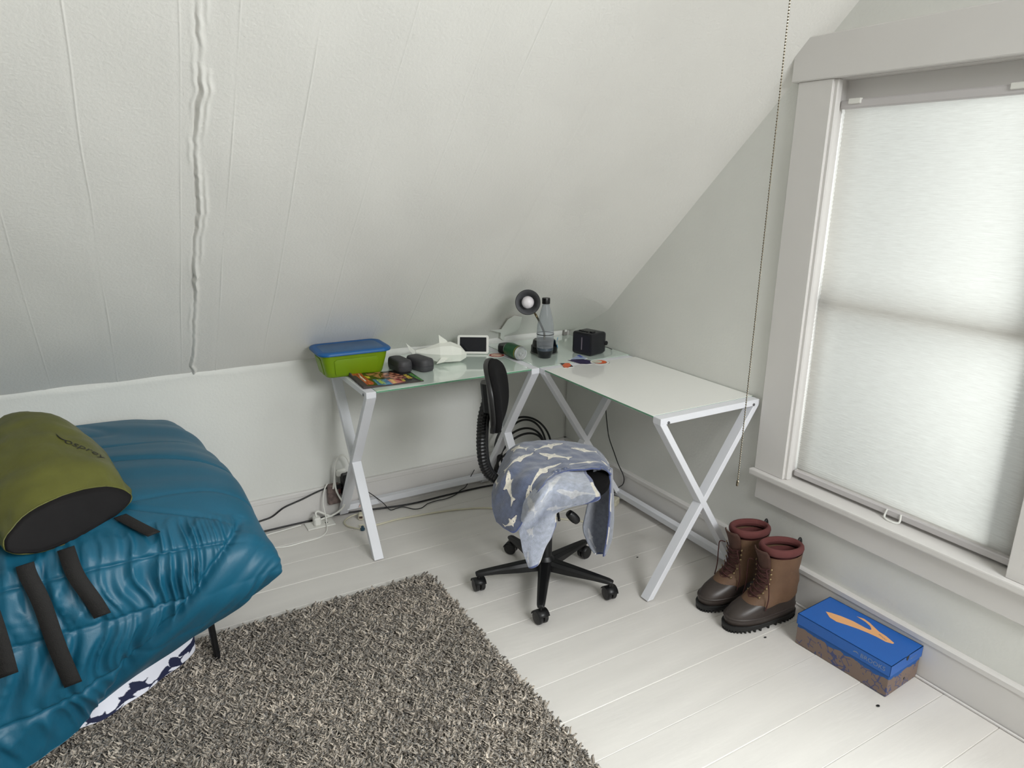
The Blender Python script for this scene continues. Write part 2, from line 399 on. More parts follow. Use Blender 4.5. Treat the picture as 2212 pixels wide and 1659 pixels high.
# ------------------------------------------------------------------ rug
rug = root('shag_rug', (-1.9, -1.6, 0), 'grey shag rug on the white floorboards beside the bed', 'rug')
RX0, RX1, RY0, RY1 = -3.2, -1.165, -2.75, -.745
def rr_poly(x0, x1, y0, y1, r, n=6):
    out = []
    for cx, cy, a0 in ((x1 - r, y1 - r, 0), (x0 + r, y1 - r, 90), (x0 + r, y0 + r, 180), (x1 - r, y0 + r, 270)):
        for i in range(n + 1): a = math.radians(a0 + 90 * i / n); out.append((cx + r * math.cos(a), cy + r * math.sin(a)))
    return out
RUGB = M_('rug_backing', (92, 88, 82), .95)
MB().prism(rr_poly(RX0, RX1 - .008, RY0, RY1 - .008, .04), 0.0005, .010).obj('backing', RUGB, rug)
PILE = M_('rug_pile', (150, 145, 136), .95, attr=True, sheen=.3)
def pile(n, x0, x1, y0, y1, h, seed):
    g = np.random.default_rng(seed); P = np.stack([g.uniform(x0, x1, n), g.uniform(y0, y1, n)], 1)
    poly = rr_poly(RX0, RX1, RY0, RY1, .05); P = P[inpoly(P[:, 0], P[:, 1], poly)]; n = len(P)
    def fld(f, ph):   # smooth pseudo noise for clumps
        return (np.sin(P[:, 0] * f + 2 * np.sin(P[:, 1] * f * .7 + ph)) + np.sin(P[:, 1] * f * 1.1 + 2 * np.sin(P[:, 0] * f * .8 + ph * 2))) / 2
    ang = g.uniform(0, 6.283, n) + fld(90, .3) * 1.6
    lean = g.uniform(.35, .9, n); H = h * g.uniform(.42, .85, n) * (1 + .28 * fld(85, 2)); w = g.uniform(.0034, .0056, n)
    d = np.stack([np.cos(ang), np.sin(ang)], 1)
    segs = 4; rings = []
    for k in range(segs + 1):
        t_ = k / segs; rad = w * (1 - .30 * t_ ** 4) * (.75 + .9 * t_ * (1.25 - t_))
        cen = np.concatenate([P + d * (lean * H * t_ ** 1.6)[:, None], (.008 + H * (t_ - .22 * t_ ** 3 * lean))[:, None]], 1)
        curl = np.stack([-d[:, 1], d[:, 0]], 1) * (np.sin(t_ * 7 + ang * 3) * .0045)[:, None]; cen[:, :2] += curl
        for j in range(3):
            a = ang + j * 2.0944
            o3 = np.stack([np.cos(a) * rad, np.sin(a) * rad, np.zeros(n) + .3 * rad * math.cos(j * 2)], 1)
            rings.append(cen + o3)
    V = np.stack(rings, 1); nv = V.shape[1]
    f = []
    for k in range(segs):
        for j in range(3):
            j2 = (j + 1) % 3; f.append((k * 3 + j, k * 3 + j2, (k + 1) * 3 + j2, (k + 1) * 3 + j))
    F = (np.array(f)[None] + (np.arange(n) * nv)[:, None, None]).reshape(-1, 4)
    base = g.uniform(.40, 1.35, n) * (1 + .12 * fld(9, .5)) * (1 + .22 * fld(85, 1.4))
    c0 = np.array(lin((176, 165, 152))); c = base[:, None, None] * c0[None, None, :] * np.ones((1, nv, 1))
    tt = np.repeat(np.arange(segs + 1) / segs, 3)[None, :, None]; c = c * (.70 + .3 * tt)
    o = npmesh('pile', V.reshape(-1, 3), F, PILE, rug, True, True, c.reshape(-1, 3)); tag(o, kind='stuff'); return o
pile(62000, -2.62, RX1, -2.02, RY1, .030, 1)
pile(9000, -2.75, RX1, RY0, -2.02, .030, 2)
# ------------------------------------------------------------------ measured outlines (world metres)
D = {'blanketA':[[[-0.8,-0.727,0.47],[-0.75,-0.735,0.5],[-0.694,-0.789,0.52],[-0.628,-0.825,0.52],[-0.557,-0.873,0.515],[-0.501,-0.925,0.5],[-0.475,-0.964,0.46]],[[-0.876,-0.797,0.44],[-0.833,-0.837,0.515],[-0.755,-0.867,0.53],[-0.674,-0.894,0.53],[-0.594,-0.941,0.525],[-0.533,-0.988,0.51],[-0.515,-1.04,0.47]],[[-0.959,-0.901,0.429],[-0.913,-0.94,0.52],[-0.814,-0.945,0.53],[-0.723,-0.968,0.53],[-0.637,-1.015,0.53],[-0.577,-1.063,0.52],[-0.556,-1.106,0.48]],[[-1.003,-0.967,0.409],[-0.967,-1.006,0.5],[-0.87,-1.003,0.525],[-0.777,-1.033,0.53],[-0.678,-1.072,0.53],[-0.609,-1.112,0.525],[-0.589,-1.15,0.49]],[[-1.019,-1.004,0.382],[-0.986,-1.034,0.442],[-0.936,-1.085,0.515],[-0.831,-1.074,0.525],[-0.709,-1.101,0.53],[-0.629,-1.135,0.53],[-0.607,-1.166,0.5]],[[-1.029,-1.033,0.367],[-1.004,-1.093,0.395],[-0.953,-1.121,0.456],[-0.901,-1.152,0.525],[-0.79,-1.105,0.53],[-0.714,-1.123,0.53],[-0.639,-1.15,0.53]],[[-1.027,-1.046,0.35],[-0.999,-1.13,0.341],[-0.962,-1.15,0.417],[-0.936,-1.187,0.52],[-0.806,-1.117,0.525],[-0.726,-1.14,0.53],[-0.655,-1.165,0.53]]],'blanketB':[[[-0.965,-1.091,0.425],[-0.894,-1.106,0.505],[-0.771,-1.056,0.515],[-0.69,-1.111,0.515]],[[-0.977,-1.119,0.376],[-0.962,-1.22,0.5],[-0.865,-1.195,0.52],[-0.754,-1.265,0.52]],[[-0.979,-1.13,0.336],[-0.931,-1.168,0.41],[-0.884,-1.205,0.454],[-0.806,-1.347,0.515]],[[-0.978,-1.142,0.295],[-0.942,-1.173,0.365],[-0.906,-1.205,0.406],[-0.875,-1.222,0.433]],[[-0.969,-1.147,0.249],[-0.949,-1.169,0.301],[-0.913,-1.189,0.328],[-0.872,-1.2,0.359]],[[-0.953,-1.155,0.2],[-0.944,-1.172,0.206],[-0.92,-1.174,0.215],[-0.891,-1.167,0.265]]],'blanketC':[[[-0.655,-1.122,0.512],[-0.621,-1.127,0.518],[-0.581,-1.131,0.5],[-0.603,-1.147,0.507]],[[-0.627,-1.085,0.42],[-0.562,-1.053,0.392],[-0.562,-1.121,0.41],[-0.611,-1.163,0.438]],[[-0.637,-1.08,0.342],[-0.568,-1.049,0.312],[-0.557,-1.124,0.332],[-0.609,-1.164,0.362]],[[-0.65,-1.073,0.253],[-0.576,-1.045,0.231],[-0.555,-1.125,0.263],[-0.609,-1.164,0.294]],[[-0.644,-1.087,0.198],[-0.586,-1.062,0.17],[-0.565,-1.131,0.198],[-0.613,-1.162,0.225]],[[-0.622,-1.122,0.143],[-0.597,-1.102,0.131],[-0.588,-1.13,0.141],[-0.614,-1.149,0.144]]],'spine':[[-0.98,-0.889,0.771],[-0.994,-0.881,0.699],[-0.998,-0.879,0.645],[-0.999,-0.878,0.58],[-0.993,-0.882,0.515],[-0.974,-0.892,0.469],[-0.94,-0.911,0.439]],'logo':[[-0.131,-1.787],[-0.121,-1.801],[-0.108,-1.831],[-0.098,-1.869],[-0.096,-1.911],[-0.093,-1.927],[-0.085,-1.928],[-0.073,-1.915],[-0.065,-1.893],[-0.062,-1.858],[-0.053,-1.879],[-0.057,-1.903],[-0.066,-1.924],[-0.075,-1.948],[-0.077,-1.973],[-0.088,-2.009],[-0.096,-2.009],[-0.106,-1.991],[-0.108,-1.96],[-0.113,-1.934],[-0.122,-1.904],[-0.135,-1.873],[-0.15,-1.842],[-0.149,-1.816]],'mag':{'outline':[[-1.294,-0.228],[-1.25,-0.217],[-1.151,-0.254],[-1.052,-0.338],[-1.052,-0.468],[-1.061,-0.484],[-1.139,-0.477],[-1.319,-0.471],[-1.323,-0.286]],'title':[[-1.293,-0.273],[-1.248,-0.233],[-1.251,-0.273],[-1.257,-0.35],[-1.251,-0.434],[-1.263,-0.458],[-1.299,-0.452],[-1.308,-0.379],[-1.305,-0.318]],'blue':[[-1.24,-0.378],[-1.184,-0.386],[-1.186,-0.479],[-1.247,-0.477]],'bluetxt':[[-1.225,-0.382],[-1.204,-0.386],[-1.208,-0.461],[-1.23,-0.459]],'pink':[[-1.186,-0.4],[-1.155,-0.402],[-1.135,-0.459],[-1.186,-0.469]],'orange':[[-1.174,-0.395],[-1.161,-0.399],[-1.163,-0.461],[-1.18,-0.462]],'red':[[-1.16,-0.41],[-1.137,-0.404],[-1.13,-0.468],[-1.184,-0.473]],'yel1':[[-1.254,-0.316],[-1.235,-0.327],[-1.242,-0.359],[-1.253,-0.36]],'yel2':[[-1.098,-0.356],[-1.083,-0.356],[-1.081,-0.427],[-1.102,-0.427]],'yel3':[[-1.134,-0.424],[-1.12,-0.421],[-1.123,-0.454],[-1.135,-0.455]],'skin1':[[-1.236,-0.281],[-1.223,-0.273],[-1.204,-0.28],[-1.174,-0.25],[-1.159,-0.266],[-1.185,-0.301],[-1.195,-0.348],[-1.184,-0.368],[-1.205,-0.364],[-1.218,-0.321],[-1.236,-0.311]],'skin2':[[-1.18,-0.297],[-1.133,-0.291],[-1.109,-0.342],[-1.096,-0.408],[-1.13,-0.419],[-1.159,-0.374],[-1.193,-0.363]],'skin3':[[-1.156,-0.347],[-1.132,-0.352],[-1.131,-0.397],[-1.152,-0.404],[-1.164,-0.379]],'green':[[-1.074,-0.353],[-1.058,-0.351],[-1.052,-0.468],[-1.065,-0.485],[-1.07,-0.444]],'white':[[-1.294,-0.228],[-1.251,-0.219],[-1.3,-0.273]],'wtxt':[[-1.267,-0.276],[-1.261,-0.276],[-1.268,-0.323],[-1.271,-0.399],[-1.278,-0.399],[-1.277,-0.34]]},'stk':{'sq':[[-0.395,-0.491],[-0.355,-0.503],[-0.371,-0.578],[-0.43,-0.583]]},'st':{'sq':[[-0.393,-0.493],[-0.352,-0.511],[-0.372,-0.582],[-0.427,-0.578]],'sqo':[[-0.405,-0.534],[-0.372,-0.511],[-0.355,-0.52],[-0.373,-0.558],[-0.406,-0.583],[-0.42,-0.572]],'dark':[[-0.336,-0.475],[-0.303,-0.468],[-0.257,-0.489],[-0.23,-0.545],[-0.256,-0.573],[-0.295,-0.572],[-0.319,-0.553],[-0.325,-0.515]],'blue':[[-0.316,-0.464],[-0.223,-0.408],[-0.226,-0.483],[-0.265,-0.499]],'bluei':[[-0.241,-0.417],[-0.223,-0.412],[-0.231,-0.452],[-0.248,-0.457]],'circ':[[-0.22,-0.578],[-0.264,-0.555],[-0.175,-0.609],[-0.182,-0.528],[-0.257,-0.627]],'rnd':[[-0.583,-0.244],[-0.622,-0.224],[-0.537,-0.259],[-0.603,-0.279],[-0.561,-0.204]]},'decal':[[-0.525,-0.077,0.838],[-0.467,-0.075,0.837],[-0.465,-0.135,0.896],[-0.44,-0.155,0.916],[-0.387,-0.141,0.902],[-0.363,-0.081,0.842],[-0.368,-0.049,0.811],[-0.423,-0.031,0.794],[-0.399,0.015,0.749],[-0.44,-0.018,0.781],[-0.455,-0.05,0.813]]}

# ------------------------------------------------------------------ corner desk
DX0, DD, DT = -1.316, .508, .74
desk = root('corner_desk', (-.5, -.5, 0), 'white metal L-shaped corner desk with crossed legs and glass tops', 'desk')
GLASSTOP = M_('mint_glass_top', (212, 226, 217), .14, var=.02, vscale=6, coat=1.0, rvar=.05)
WHITETOP = M_('white_glass_top', (244, 244, 240), .3, coat=1.0)
for m_ in (GLASSTOP, WHITETOP): m_.node_tree.nodes['Principled BSDF'].inputs['Coat IOR'].default_value = 1.8
GEDGE = M_('green_glass_edge', (96, 150, 118), .2)
YB = -.013; XB = -.004
def pane_top(name, lo, hi, mat):
    mb = MB(); mb.lohi((lo[0], lo[1], .733), (hi[0], hi[1], .741), .001)
    o = mb.obj(name, [mat, GEDGE], desk)
    for p in o.data.polygons:
        if abs(p.normal.z) < .5: p.material_index = 1
    return o
pane_top('glass_top', (DX0 + .042, -DD - .013, 0), (-.515 - .045, YB, 0), GLASSTOP)
pane_top('glass_top', (-.515, -.515, 0), (XB, YB, 0), GLASSTOP)
pane_top('glass_top', (-.515, -1.270, 0), (XB, -.560, 0), WHITETOP)
LW, LT = .041, .024
def xframe(axis, pos, a0, a1):
    """crossed frame: axis 'x' = frame lies in the y-z plane at x in [pos, pos+LW]; 'y' = in the x-z plane"""
    def bar(p, q, name):
        p = Vector(p); q = Vector(q); d = (q - p); L = d.length; d.normalize()
        mb = MB()
        # sheared box: ends cut horizontally
        hw = LT / 2 / abs(d.z) if abs(d.z) > .3 else LT / 2
        if abs(d.z) > .3: offs = [(-hw, 0), (hw, 0)]
        vs = []
        for e_ in (p, q):
            for sgn in (-1, 1):
                for w_ in (0, LW):
                    if abs(d.z) > .3: o2 = (w_, e_[0] + sgn * hw, e_[1]) if False else None
                    vs.append((e_, sgn, w_))
        pts = []
        for e_, sgn, w_ in vs:
            u, z = e_.x, e_.z
            if abs(d.z) > .3: u += sgn * hw
            else: z += sgn * LT / 2
            pts.append(Vector((pos + w_, u, z)) if axis == 'x' else Vector((u, pos + w_, z)))
        mb.add(pts, [(0, 1, 3, 2), (4, 6, 7, 5), (0, 4, 5, 1), (2, 3, 7, 6), (0, 2, 6, 4), (1, 5, 7, 3)])
        o = mb.obj(name, METALW, desk); bevel(o, .0012, 1); return o
    m = LT / 2 + .003
    bar((a0 + m, 0, .716), (a1 - m, 0, .006), 'leg'); pos += .0007; bar((a1 - m, 0, .716), (a0 + m, 0, .006), 'leg'); pos -= .0007
    bar((a0, 0, .728), (a1, 0, .728), 'top_bar')
xframe('x', DX0, -DD - .013, YB)
xframe('x', -.515 - .043, -DD - .013, YB)
xframe('y', -.515 - .043, -.515, XB - .01)
xframe('y', -1.312, -.515, XB - .01)
MB().lohi((DX0 + .03, YB - .052, .030), (-.53, YB - .018, .058), .0015).obj('bottom_bar', METALW, desk)
MB().lohi((XB - .062, -1.29, .030), (XB - .030, -.53, .058), .0015).obj('bottom_bar', METALW, desk)
SCREW = M_('screw_metal', (120, 120, 122), .35, metal=.8)
for c in ((DX0 - .001, -.487, .724), (DX0 - .001, -.04, .724)):
    MB().lathe([(.006, -.002), (.006, .0015), (.003, .0025)], 12, Matrix.Translation(c) @ Matrix.Rotation(-math.pi / 2, 4, 'Y')).obj('screw', SCREW, desk, angle=30)
for c in ((-.478, -1.313, .722), (-.045, -1.313, .722)):
    MB().lathe([(.0055, -.002), (.0055, .0012), (.003, .002)], 12, Matrix.Translation(c) @ Matrix.Rotation(math.pi / 2, 4, 'X')).obj('screw', SCREW, desk, angle=30)

# ------------------------------------------------------------------ task chair
CC = Vector((-.78, -1.0, 0)); rdir = Vector((.874, -.486, 0)); ddir = Vector((.486, .874, 0))
CHM = Matrix(((rdir.x, ddir.x, 0, CC.x), (rdir.y, ddir.y, 0, CC.y), (0, 0, 1, 0), (0, 0, 0, 1)))
chair = root('task_chair', CC, 'black swivel task chair on five castors at the corner desk', 'chair')
for a in (162, 234, 306, 18, 90):
    A = math.radians(a); d = Vector((math.cos(A), math.sin(A), 0)); s = Vector((-d.y, d.x, 0))
    rings = []
    for r_, hw, z0, z1 in ((.03, .026, .070, .112), (.10, .022, .068, .104), (.20, .018, .070, .092), (.262, .015, .068, .084), (.278, .011, .068, .079)):
        ring = []
        for u, v in ((-1, -1), (1, -1), (1, .3), (.6, 1), (-.6, 1), (-1, .3)):
            ring.append(CC + d * r_ + s * hw * u + Vector((0, 0, (z0 + z1) / 2 + v * (z1 - z0) / 2)))
        rings.append(ring)
    o = MB().loft(rings).obj('base_arm', BLACKP, chair, angle=35); bevel(o, .002, 2)
    cc = CC + d * .266 + Vector((0, 0, .0275))
    phi = A + {162: .2, 234: -.9, 306: .85, 18: 1.5, 90: 2.2}[a]
    ax = Vector((math.cos(phi), math.sin(phi), 0)); fw = Vector((-ax.y, ax.x, 0))
    Mx = Matrix((( fw.x, 0, ax.x, 0), (fw.y, 0, ax.y, 0), (0, 1, 0, 0), (0, 0, 0, 1)))
    cas = MB().tube([cc + Vector((0, 0, .012)) + fw * .0, cc + Vector((0, 0, .045))], .006, 8)
    cas = cas.obj('caster', BLACKP, chair, angle=40)
    for sg in (-1, 1):
        MB().lathe([(.006, .003), (.024, .003), (.0265, .007), (.0268, .016), (.023, .0205), (.008, .022)], 24, Matrix.Translation(cc) @ Mx @ Matrix.Scale(sg, 4, Vector((0, 0, 1)))).obj('wheel', BLACKP, cas, angle=35)
    hood = []
    for k in range(9):
        an = math.radians(20 + 150 * k / 8)
        for rr_, zz in ((.0272, -.0235), (.0272, .0235)):
            hood.append(Matrix.Translation(cc) @ Mx @ Vector((rr_ * math.cos(an), rr_ * math.sin(an), zz)))
    mb = MB(); mb.add(hood, [(2 * k, 2 * k + 2, 2 * k + 3, 2 * k + 1) for k in range(8)])
    solidify(mb.obj('hood', BLACKP, cas, smooth=True), .002, 0)
MB().lathe([(.036, .066), (.038, .075), (.037, .112), (.030, .120), (.026, .126), (.026, .27), (.0245, .272), (.0245, .30), (.016, .302), (.016, .41)], 28, Matrix.Translation(CC)).obj('gas_column', BLACKP, chair, angle=30)
mb = MB(); mb.box((0.0, 0, .418), (.20, .13, .035), None, .010, seg=2)
MB().add([CHM @ v for v in mb.v], mb.f).obj('seat_mechanism', BLACKP, chair, angle=35)
def super_ring(cx, cy, z, a, b, n=36, p=3.2):
    out = []
    for k in range(n):
        t_ = 2 * math.pi * k / n; c, s = math.cos(t_), math.sin(t_)
        out.append((cx + a * math.copysign(abs(c) ** (2 / p), c), cy + b * math.copysign(abs(s) ** (2 / p), s), z))
    return out
rings = [super_ring(.045, .02, z, a, b) for z, a, b in ((.430, .15, .15), (.434, .175, .175), (.449, .187, .187), (.466, .190, .190), (.480, .185, .185), (.489, .170, .170), (.493, .13, .13), (.494, .06, .06))]
MB().loft([[CHM @ Vector(p) for p in r] for r in rings]).obj('seat', BLACKF, chair, smooth=True)
# ribbed spine
sp = [Vector(p) for p in D['spine']]; sp = [sp[0] + Vector((0, 0, .05))] + sp + [CHM @ Vector((-.16, 0, .425)), CHM @ Vector((-.08, 0, .42))]
sp = catmull(sp, 14); mb = MB(); n = len(sp)
rr = [.0175 + (.0024 if i % 3 == 1 else .0) for i in range(n)]
mb.tube(sp, rr, 12); mb.obj('spine_cover', BLACKP, chair, angle=25)
mb = MB(); mb.tube([p + rdir * .017 for p in sp[20:-34]], .011, 6); mb.obj('spine_bar', BLACKP, chair, smooth=True)
# back pad
pc_ = Vector((-.957, -.905, .783)); f = Vector((math.cos(math.radians(-35)), math.sin(math.radians(-35)), 0)); wv = Vector((-f.y, f.x, 0)); up = (Vector((0, 0, 1)) - f * .10).normalized()
def padring(off, sc, n=40, p=2.6):
    o = []
    for k in range(n):
        t_ = 2 * math.pi * k / n; c, s = math.cos(t_), math.sin(t_)
        u = .165 * sc * math.copysign(abs(c) ** (2 / p), c); v = .130 * sc * math.copysign(abs(s) ** (2 / p), s)
        o.append(pc_ + wv * u + up * v + f * (off + .9 * u * u - .25 * v * v))
    return o
MB().loft([padring(-.022, .90), padring(-.022, .985), padring(-.012, 1.0), padring(-.006, .985)]).obj('back_shell', BLACKP, chair, angle=40)
MB().loft([padring(-.010, .93), padring(-.004, .975), padring(.006, .975), padring(.016, .93), padring(.022, .82), padring(.025, .5), padring(.026, .1)]).obj('backrest', BLACKF, chair, smooth=True)
MB().loft([[pc_ - f * o_ + wv * x + up * z for x, z in ((-s_, -.06), (s_, -.06), (s_, .05), (-s_, .05))] for o_, s_ in ((.020, .035), (.038, .03), (.046, .02))]).obj('back_bracket', BLACKP, chair, angle=30)
lv = [CHM @ Vector((.03, -.06, .405)), CHM @ Vector((.03, -.12, .385)), CHM @ Vector((.035, -.16, .355))]
MB().tube(catmull(lv, 5), .005, 8).obj('lever_rod', BLACKP, chair, smooth=True)
p0 = Vector((-.757, -1.115, .352)); p1 = Vector((-.722, -1.128, .312))
MB().tube(catmull([p0, p0 * .6 + p1 * .4, p0 * .2 + p1 * .8, p1], 4), [.010 + .008 * math.sin(math.pi * min(1, i / 12 * .8 + .15)) for i in range(13)], 10).obj('lever_paddle', BLACKP, chair, smooth=True)

# ------------------------------------------------------------------ shark print
SHK = [(0, .0), (.04, .03), (.12, .062), (.25, .09), (.36, .10), (.40, .15), (.43, .215), (.475, .19), (.52, .10), (.60, .075), (.72, .05), (.84, .03), (.91, .07), (.985, .135), (.955, .04), (.94, .0), (.965, -.05), (.975, -.09), (.90, -.045), (.84, -.012), (.72, -.025), (.60, -.045), (.52, -.06), (.49, -.11), (.44, -.16), (.42, -.10), (.38, -.075), (.25, -.075), (.12, -.055), (.04, -.03)]
def sharks_paint(U, V, spots, base, edge, fill, dark, outline=.006, face=True, soft=False):
    col = np.ones(U.shape + (3,)) * np.array(base)
    for (cx, cy, L_, ang, fl_) in spots:
        ca, sa = math.cos(ang), math.sin(ang)
        x = ((U - cx) * ca + (V - cy) * sa) / L_ + .5; y = (-(U - cx) * sa + (V - cy) * ca) / L_ * fl_
        m = (x > -.1) & (x < 1.1) & (abs(y) < .3)
        if not m.any(): continue
        xi, yi = x[m], y[m]
        body = inpoly(xi, yi, SHK)
        c = col[m]
        if soft: c[body] = c[body] * .25 + np.array(fill) * .75
        else:
            ol = inpoly(xi * .955 + .022 + .004, yi * .90 - .004, SHK) & ~body
            c[ol] = edge; c[body] = fill
            if face:
                eye = ((xi - .13) ** 2 + (yi - .022) ** 2) < .010 ** 2
                mouth = body & (yi < -.012 - .25 * (xi - .03) + .012 * np.sin(xi * 160)) & (yi > -.030 - .25 * (xi - .03)) & (xi > .05) & (xi < .2) & (np.sin(xi * 150) > -.3)
                gill = body & (abs(yi) < .022) & (xi > .27) & (xi < .325) & (np.sin(xi * 330) > .2)
                c[eye | mouth | gill] = dark
        col[m] = c
    return col

BLK = M_('fleece', (110, 122, 160), .95, attr=True, sheen=.5, var=.22, vscale=70, bump=.6, bscale=350)
blanket = root('fleece_blanket', (-.77, -1.05, .5), 'blue fleece blanket with white sharks draped over the chair seat', 'blanket')
def patch(key, nu, nv, lenu, lenv):
    P = np.array(D[key]); P = cr1(cr1(P, nu, 0), nv, 1); return P
nblue = np.array(lin((98, 107, 132))); cream = lin((228, 222, 208)); navy = lin((30, 38, 82)); hemc = np.array(lin((72, 86, 136)))
def wrinkle(P, amp, fq, seed):
    out = P.copy()
    for i in range(P.shape[0]):
        for j in range(P.shape[1]):
            n_ = noise.noise(Vector(P[i, j]) * fq + Vector((seed, 0, 0))); out[i, j, 2] += amp * n_; out[i, j, 0] += amp * .5 * noise.noise(Vector(P[i, j]) * fq + Vector((0, seed, 9)))
    return out
def sub(P, k): return cr1(cr1(P, (P.shape[0] - 1) * k + 1, 0), (P.shape[1] - 1) * k + 1, 1)
P = sub(wrinkle(patch('blanketA', 60, 72, 0, 0), .005, 26, 1.0), 5)
nu, nv = P.shape[:2]; V_, U_ = np.meshgrid(np.linspace(0, 1, nu), np.linspace(0, 1, nv), indexing='ij')
U_ = U_ * .62; V_ = V_ * .44
spots = [(.12, .055, .135, .45, 1), (.275, .075, .15, 2.85, -1), (.44, .10, .13, .05, 1), (.585, .07, .12, 2.9, -1),
         (.145, .150, .14, 2.75, -1), (.305, .165, .155, .40, 1), (.44, .255, .14, 3.0, -1), (.57, .20, .12, .2, 1),
         (.13, .270, .155, .98 + .35, 1), (.285, .295, .165, 2.35, -1), (.10, .40, .10, 2.9, 1), (.215, .385, .12, 1.9, -1), (.40, .375, .12, 3.0, -1), (.03, .15, .11, 1.2, 1)]
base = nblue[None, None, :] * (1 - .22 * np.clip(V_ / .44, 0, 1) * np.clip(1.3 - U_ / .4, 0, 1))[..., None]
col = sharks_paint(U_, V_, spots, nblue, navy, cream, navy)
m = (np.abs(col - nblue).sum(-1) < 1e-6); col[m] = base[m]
hem = (V_ > .431) | (U_ > .612) | (U_ < .006); col[hem] = hemc
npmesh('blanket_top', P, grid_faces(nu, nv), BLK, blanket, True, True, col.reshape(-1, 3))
solidify(blanket.children[0], .006, -1)
rblue = np.array(lin((168, 174, 190)))
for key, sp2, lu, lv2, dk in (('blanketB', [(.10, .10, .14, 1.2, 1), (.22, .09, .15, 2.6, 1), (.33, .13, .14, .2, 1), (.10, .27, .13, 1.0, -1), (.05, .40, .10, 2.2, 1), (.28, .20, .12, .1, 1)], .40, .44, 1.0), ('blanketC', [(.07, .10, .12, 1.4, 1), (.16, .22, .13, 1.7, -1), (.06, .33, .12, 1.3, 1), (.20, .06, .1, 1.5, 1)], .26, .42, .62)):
    P = sub(wrinkle(patch(key, 44, 44, 0, 0), .006, 22, 5.0), 4); nu, nv = P.shape[:2]
    V_, U_ = np.meshgrid(np.linspace(0, 1, nu), np.linspace(0, 1, nv), indexing='ij'); U_ = U_ * lu; V_ = V_ * lv2
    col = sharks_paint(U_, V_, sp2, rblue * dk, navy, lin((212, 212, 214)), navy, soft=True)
    ed = (U_ > lu - .02) | ((V_ > lv2 - .012)); col[ed] = np.where(((np.sin(V_[ed] * 38 + U_[ed] * 9) > -.1))[:, None], np.array(cream), hemc)
    col[(U_ > lu - .004)] = hemc
    o = npmesh('blanket_fold' if key == 'blanketB' else 'blanket_hanging_end', P, grid_faces(nu, nv), BLK, blanket, True, True, col.reshape(-1, 3)); solidify(o, .006, -1)

# ------------------------------------------------------------------ bed with duvet
bed = root('bed', (-2.7, -.45, 0), 'low single bed on thin black metal legs along the knee wall', 'bed')
mb = MB()
for lx, ly in ((-1.978, -.878), (-1.978, -.06), (-3.2, -.878), (-3.2, -.06)):
    MB().tube([(lx, ly, .001), (lx, ly, .012), (lx - .004, ly, .014), (lx - .02, ly, .30)], [.014, .014, .0105, .0105], 14).obj('leg', BLACKP, bed, angle=40)
mb = MB(); mb.tube([(-3.9, -.88, .30), (-1.96, -.88, .30)], .014, 10); mb.tube([(-1.96, -.88, .30), (-1.96, -.06, .30)], .014, 10); mb.tube([(-3.9, -.06, .30), (-1.96, -.06, .30)], .014, 10)
mb.obj('frame', BLACKP, bed, smooth=True)
MB().lohi((-3.9, -.90, .31), (-1.95, -.035, .545), .04, seg=3).obj('mattress', M_('mattress_white', (205, 205, 205), .9), bed, angle=50)

DUV = M_('duvet_teal', (16, 86, 112), .46, var=.06, vscale=5, bump=.10, bscale=400, spec=.5)
rows = [
 [(-3.9, -.022, .60), (-2.9, -.022, .62), (-2.4, -.022, .62), (-2.15, -.022, .615), (-2.05, -.022, .60), (-1.985, -.022, .585), (-1.945, -.022, .54), (-1.925, -.022, .42), (-1.92, -.022, .28)],
 [(-3.9, -.15, .61), (-2.9, -.15, .63), (-2.4, -.15, .63), (-2.15, -.15, .63), (-2.03, -.15, .615), (-1.955, -.15, .59), (-1.905, -.15, .53), (-1.89, -.15, .42), (-1.90, -.15, .28)],
 [(-3.9, -.35, .61), (-2.9, -.35, .63), (-2.4, -.35, .63), (-2.15, -.35, .63), (-2.02, -.35, .625), (-1.93, -.35, .60), (-1.868, -.35, .54), (-1.855, -.35, .43), (-1.87, -.35, .29)],
 [(-3.9, -.6, .61), (-2.9, -.6, .63), (-2.4, -.6, .63), (-2.15, -.6, .635), (-2.01, -.6, .63), (-1.91, -.6, .605), (-1.842, -.6, .545), (-1.825, -.6, .43), (-1.84, -.6, .30)],
 [(-3.9, -.82, .61), (-2.9, -.82, .63), (-2.4, -.82, .63), (-2.15, -.82, .63), (-2.01, -.82, .625), (-1.91, -.82, .60), (-1.832, -.82, .535), (-1.808, -.82, .43), (-1.82, -.82, .31)],
 [(-3.9, -.98, .60), (-2.9, -.98, .60), (-2.4, -.98, .605), (-2.15, -.98, .605), (-2.02, -.98, .60), (-1.92, -.97, .575), (-1.835, -.95, .515), (-1.797, -.93, .43), (-1.81, -.93, .33)],
 [(-3.9, -1.09, .54), (-2.9, -1.09, .54), (-2.4, -1.09, .545), (-2.15, -1.09, .55), (-2.02, -1.09, .545), (-1.92, -1.075, .525), (-1.84, -1.05, .48), (-1.788, -1.02, .42), (-1.80, -.98, .345)],
 [(-3.9, -1.14, .40), (-2.9, -1.14, .40), (-2.4, -1.13, .40), (-2.16, -1.12, .40), (-2.03, -1.12, .405), (-1.93, -1.10, .41), (-1.85, -1.08, .405), (-1.79, -1.05, .385), (-1.785, -1.0, .355)],
 [(-3.9, -1.22, .22), (-2.9, -1.20, .22), (-2.42, -1.15, .22), (-2.22, -1.10, .26), (-2.06, -1.075, .29), (-1.94, -1.07, .325), (-1.86, -1.05, .345), (-1.80, -1.03, .355), (-1.783, -1.0, .352)],
 [(-3.9, -1.36, .045), (-2.9, -1.30, .045), (-2.44, -1.12, .05), (-2.285, -1.01, .10), (-2.09, -1.00, .185), (-1.975, -.99, .228), (-1.885, -.985, .275), (-1.815, -.985, .32), (-1.785, -.99, .345)]]
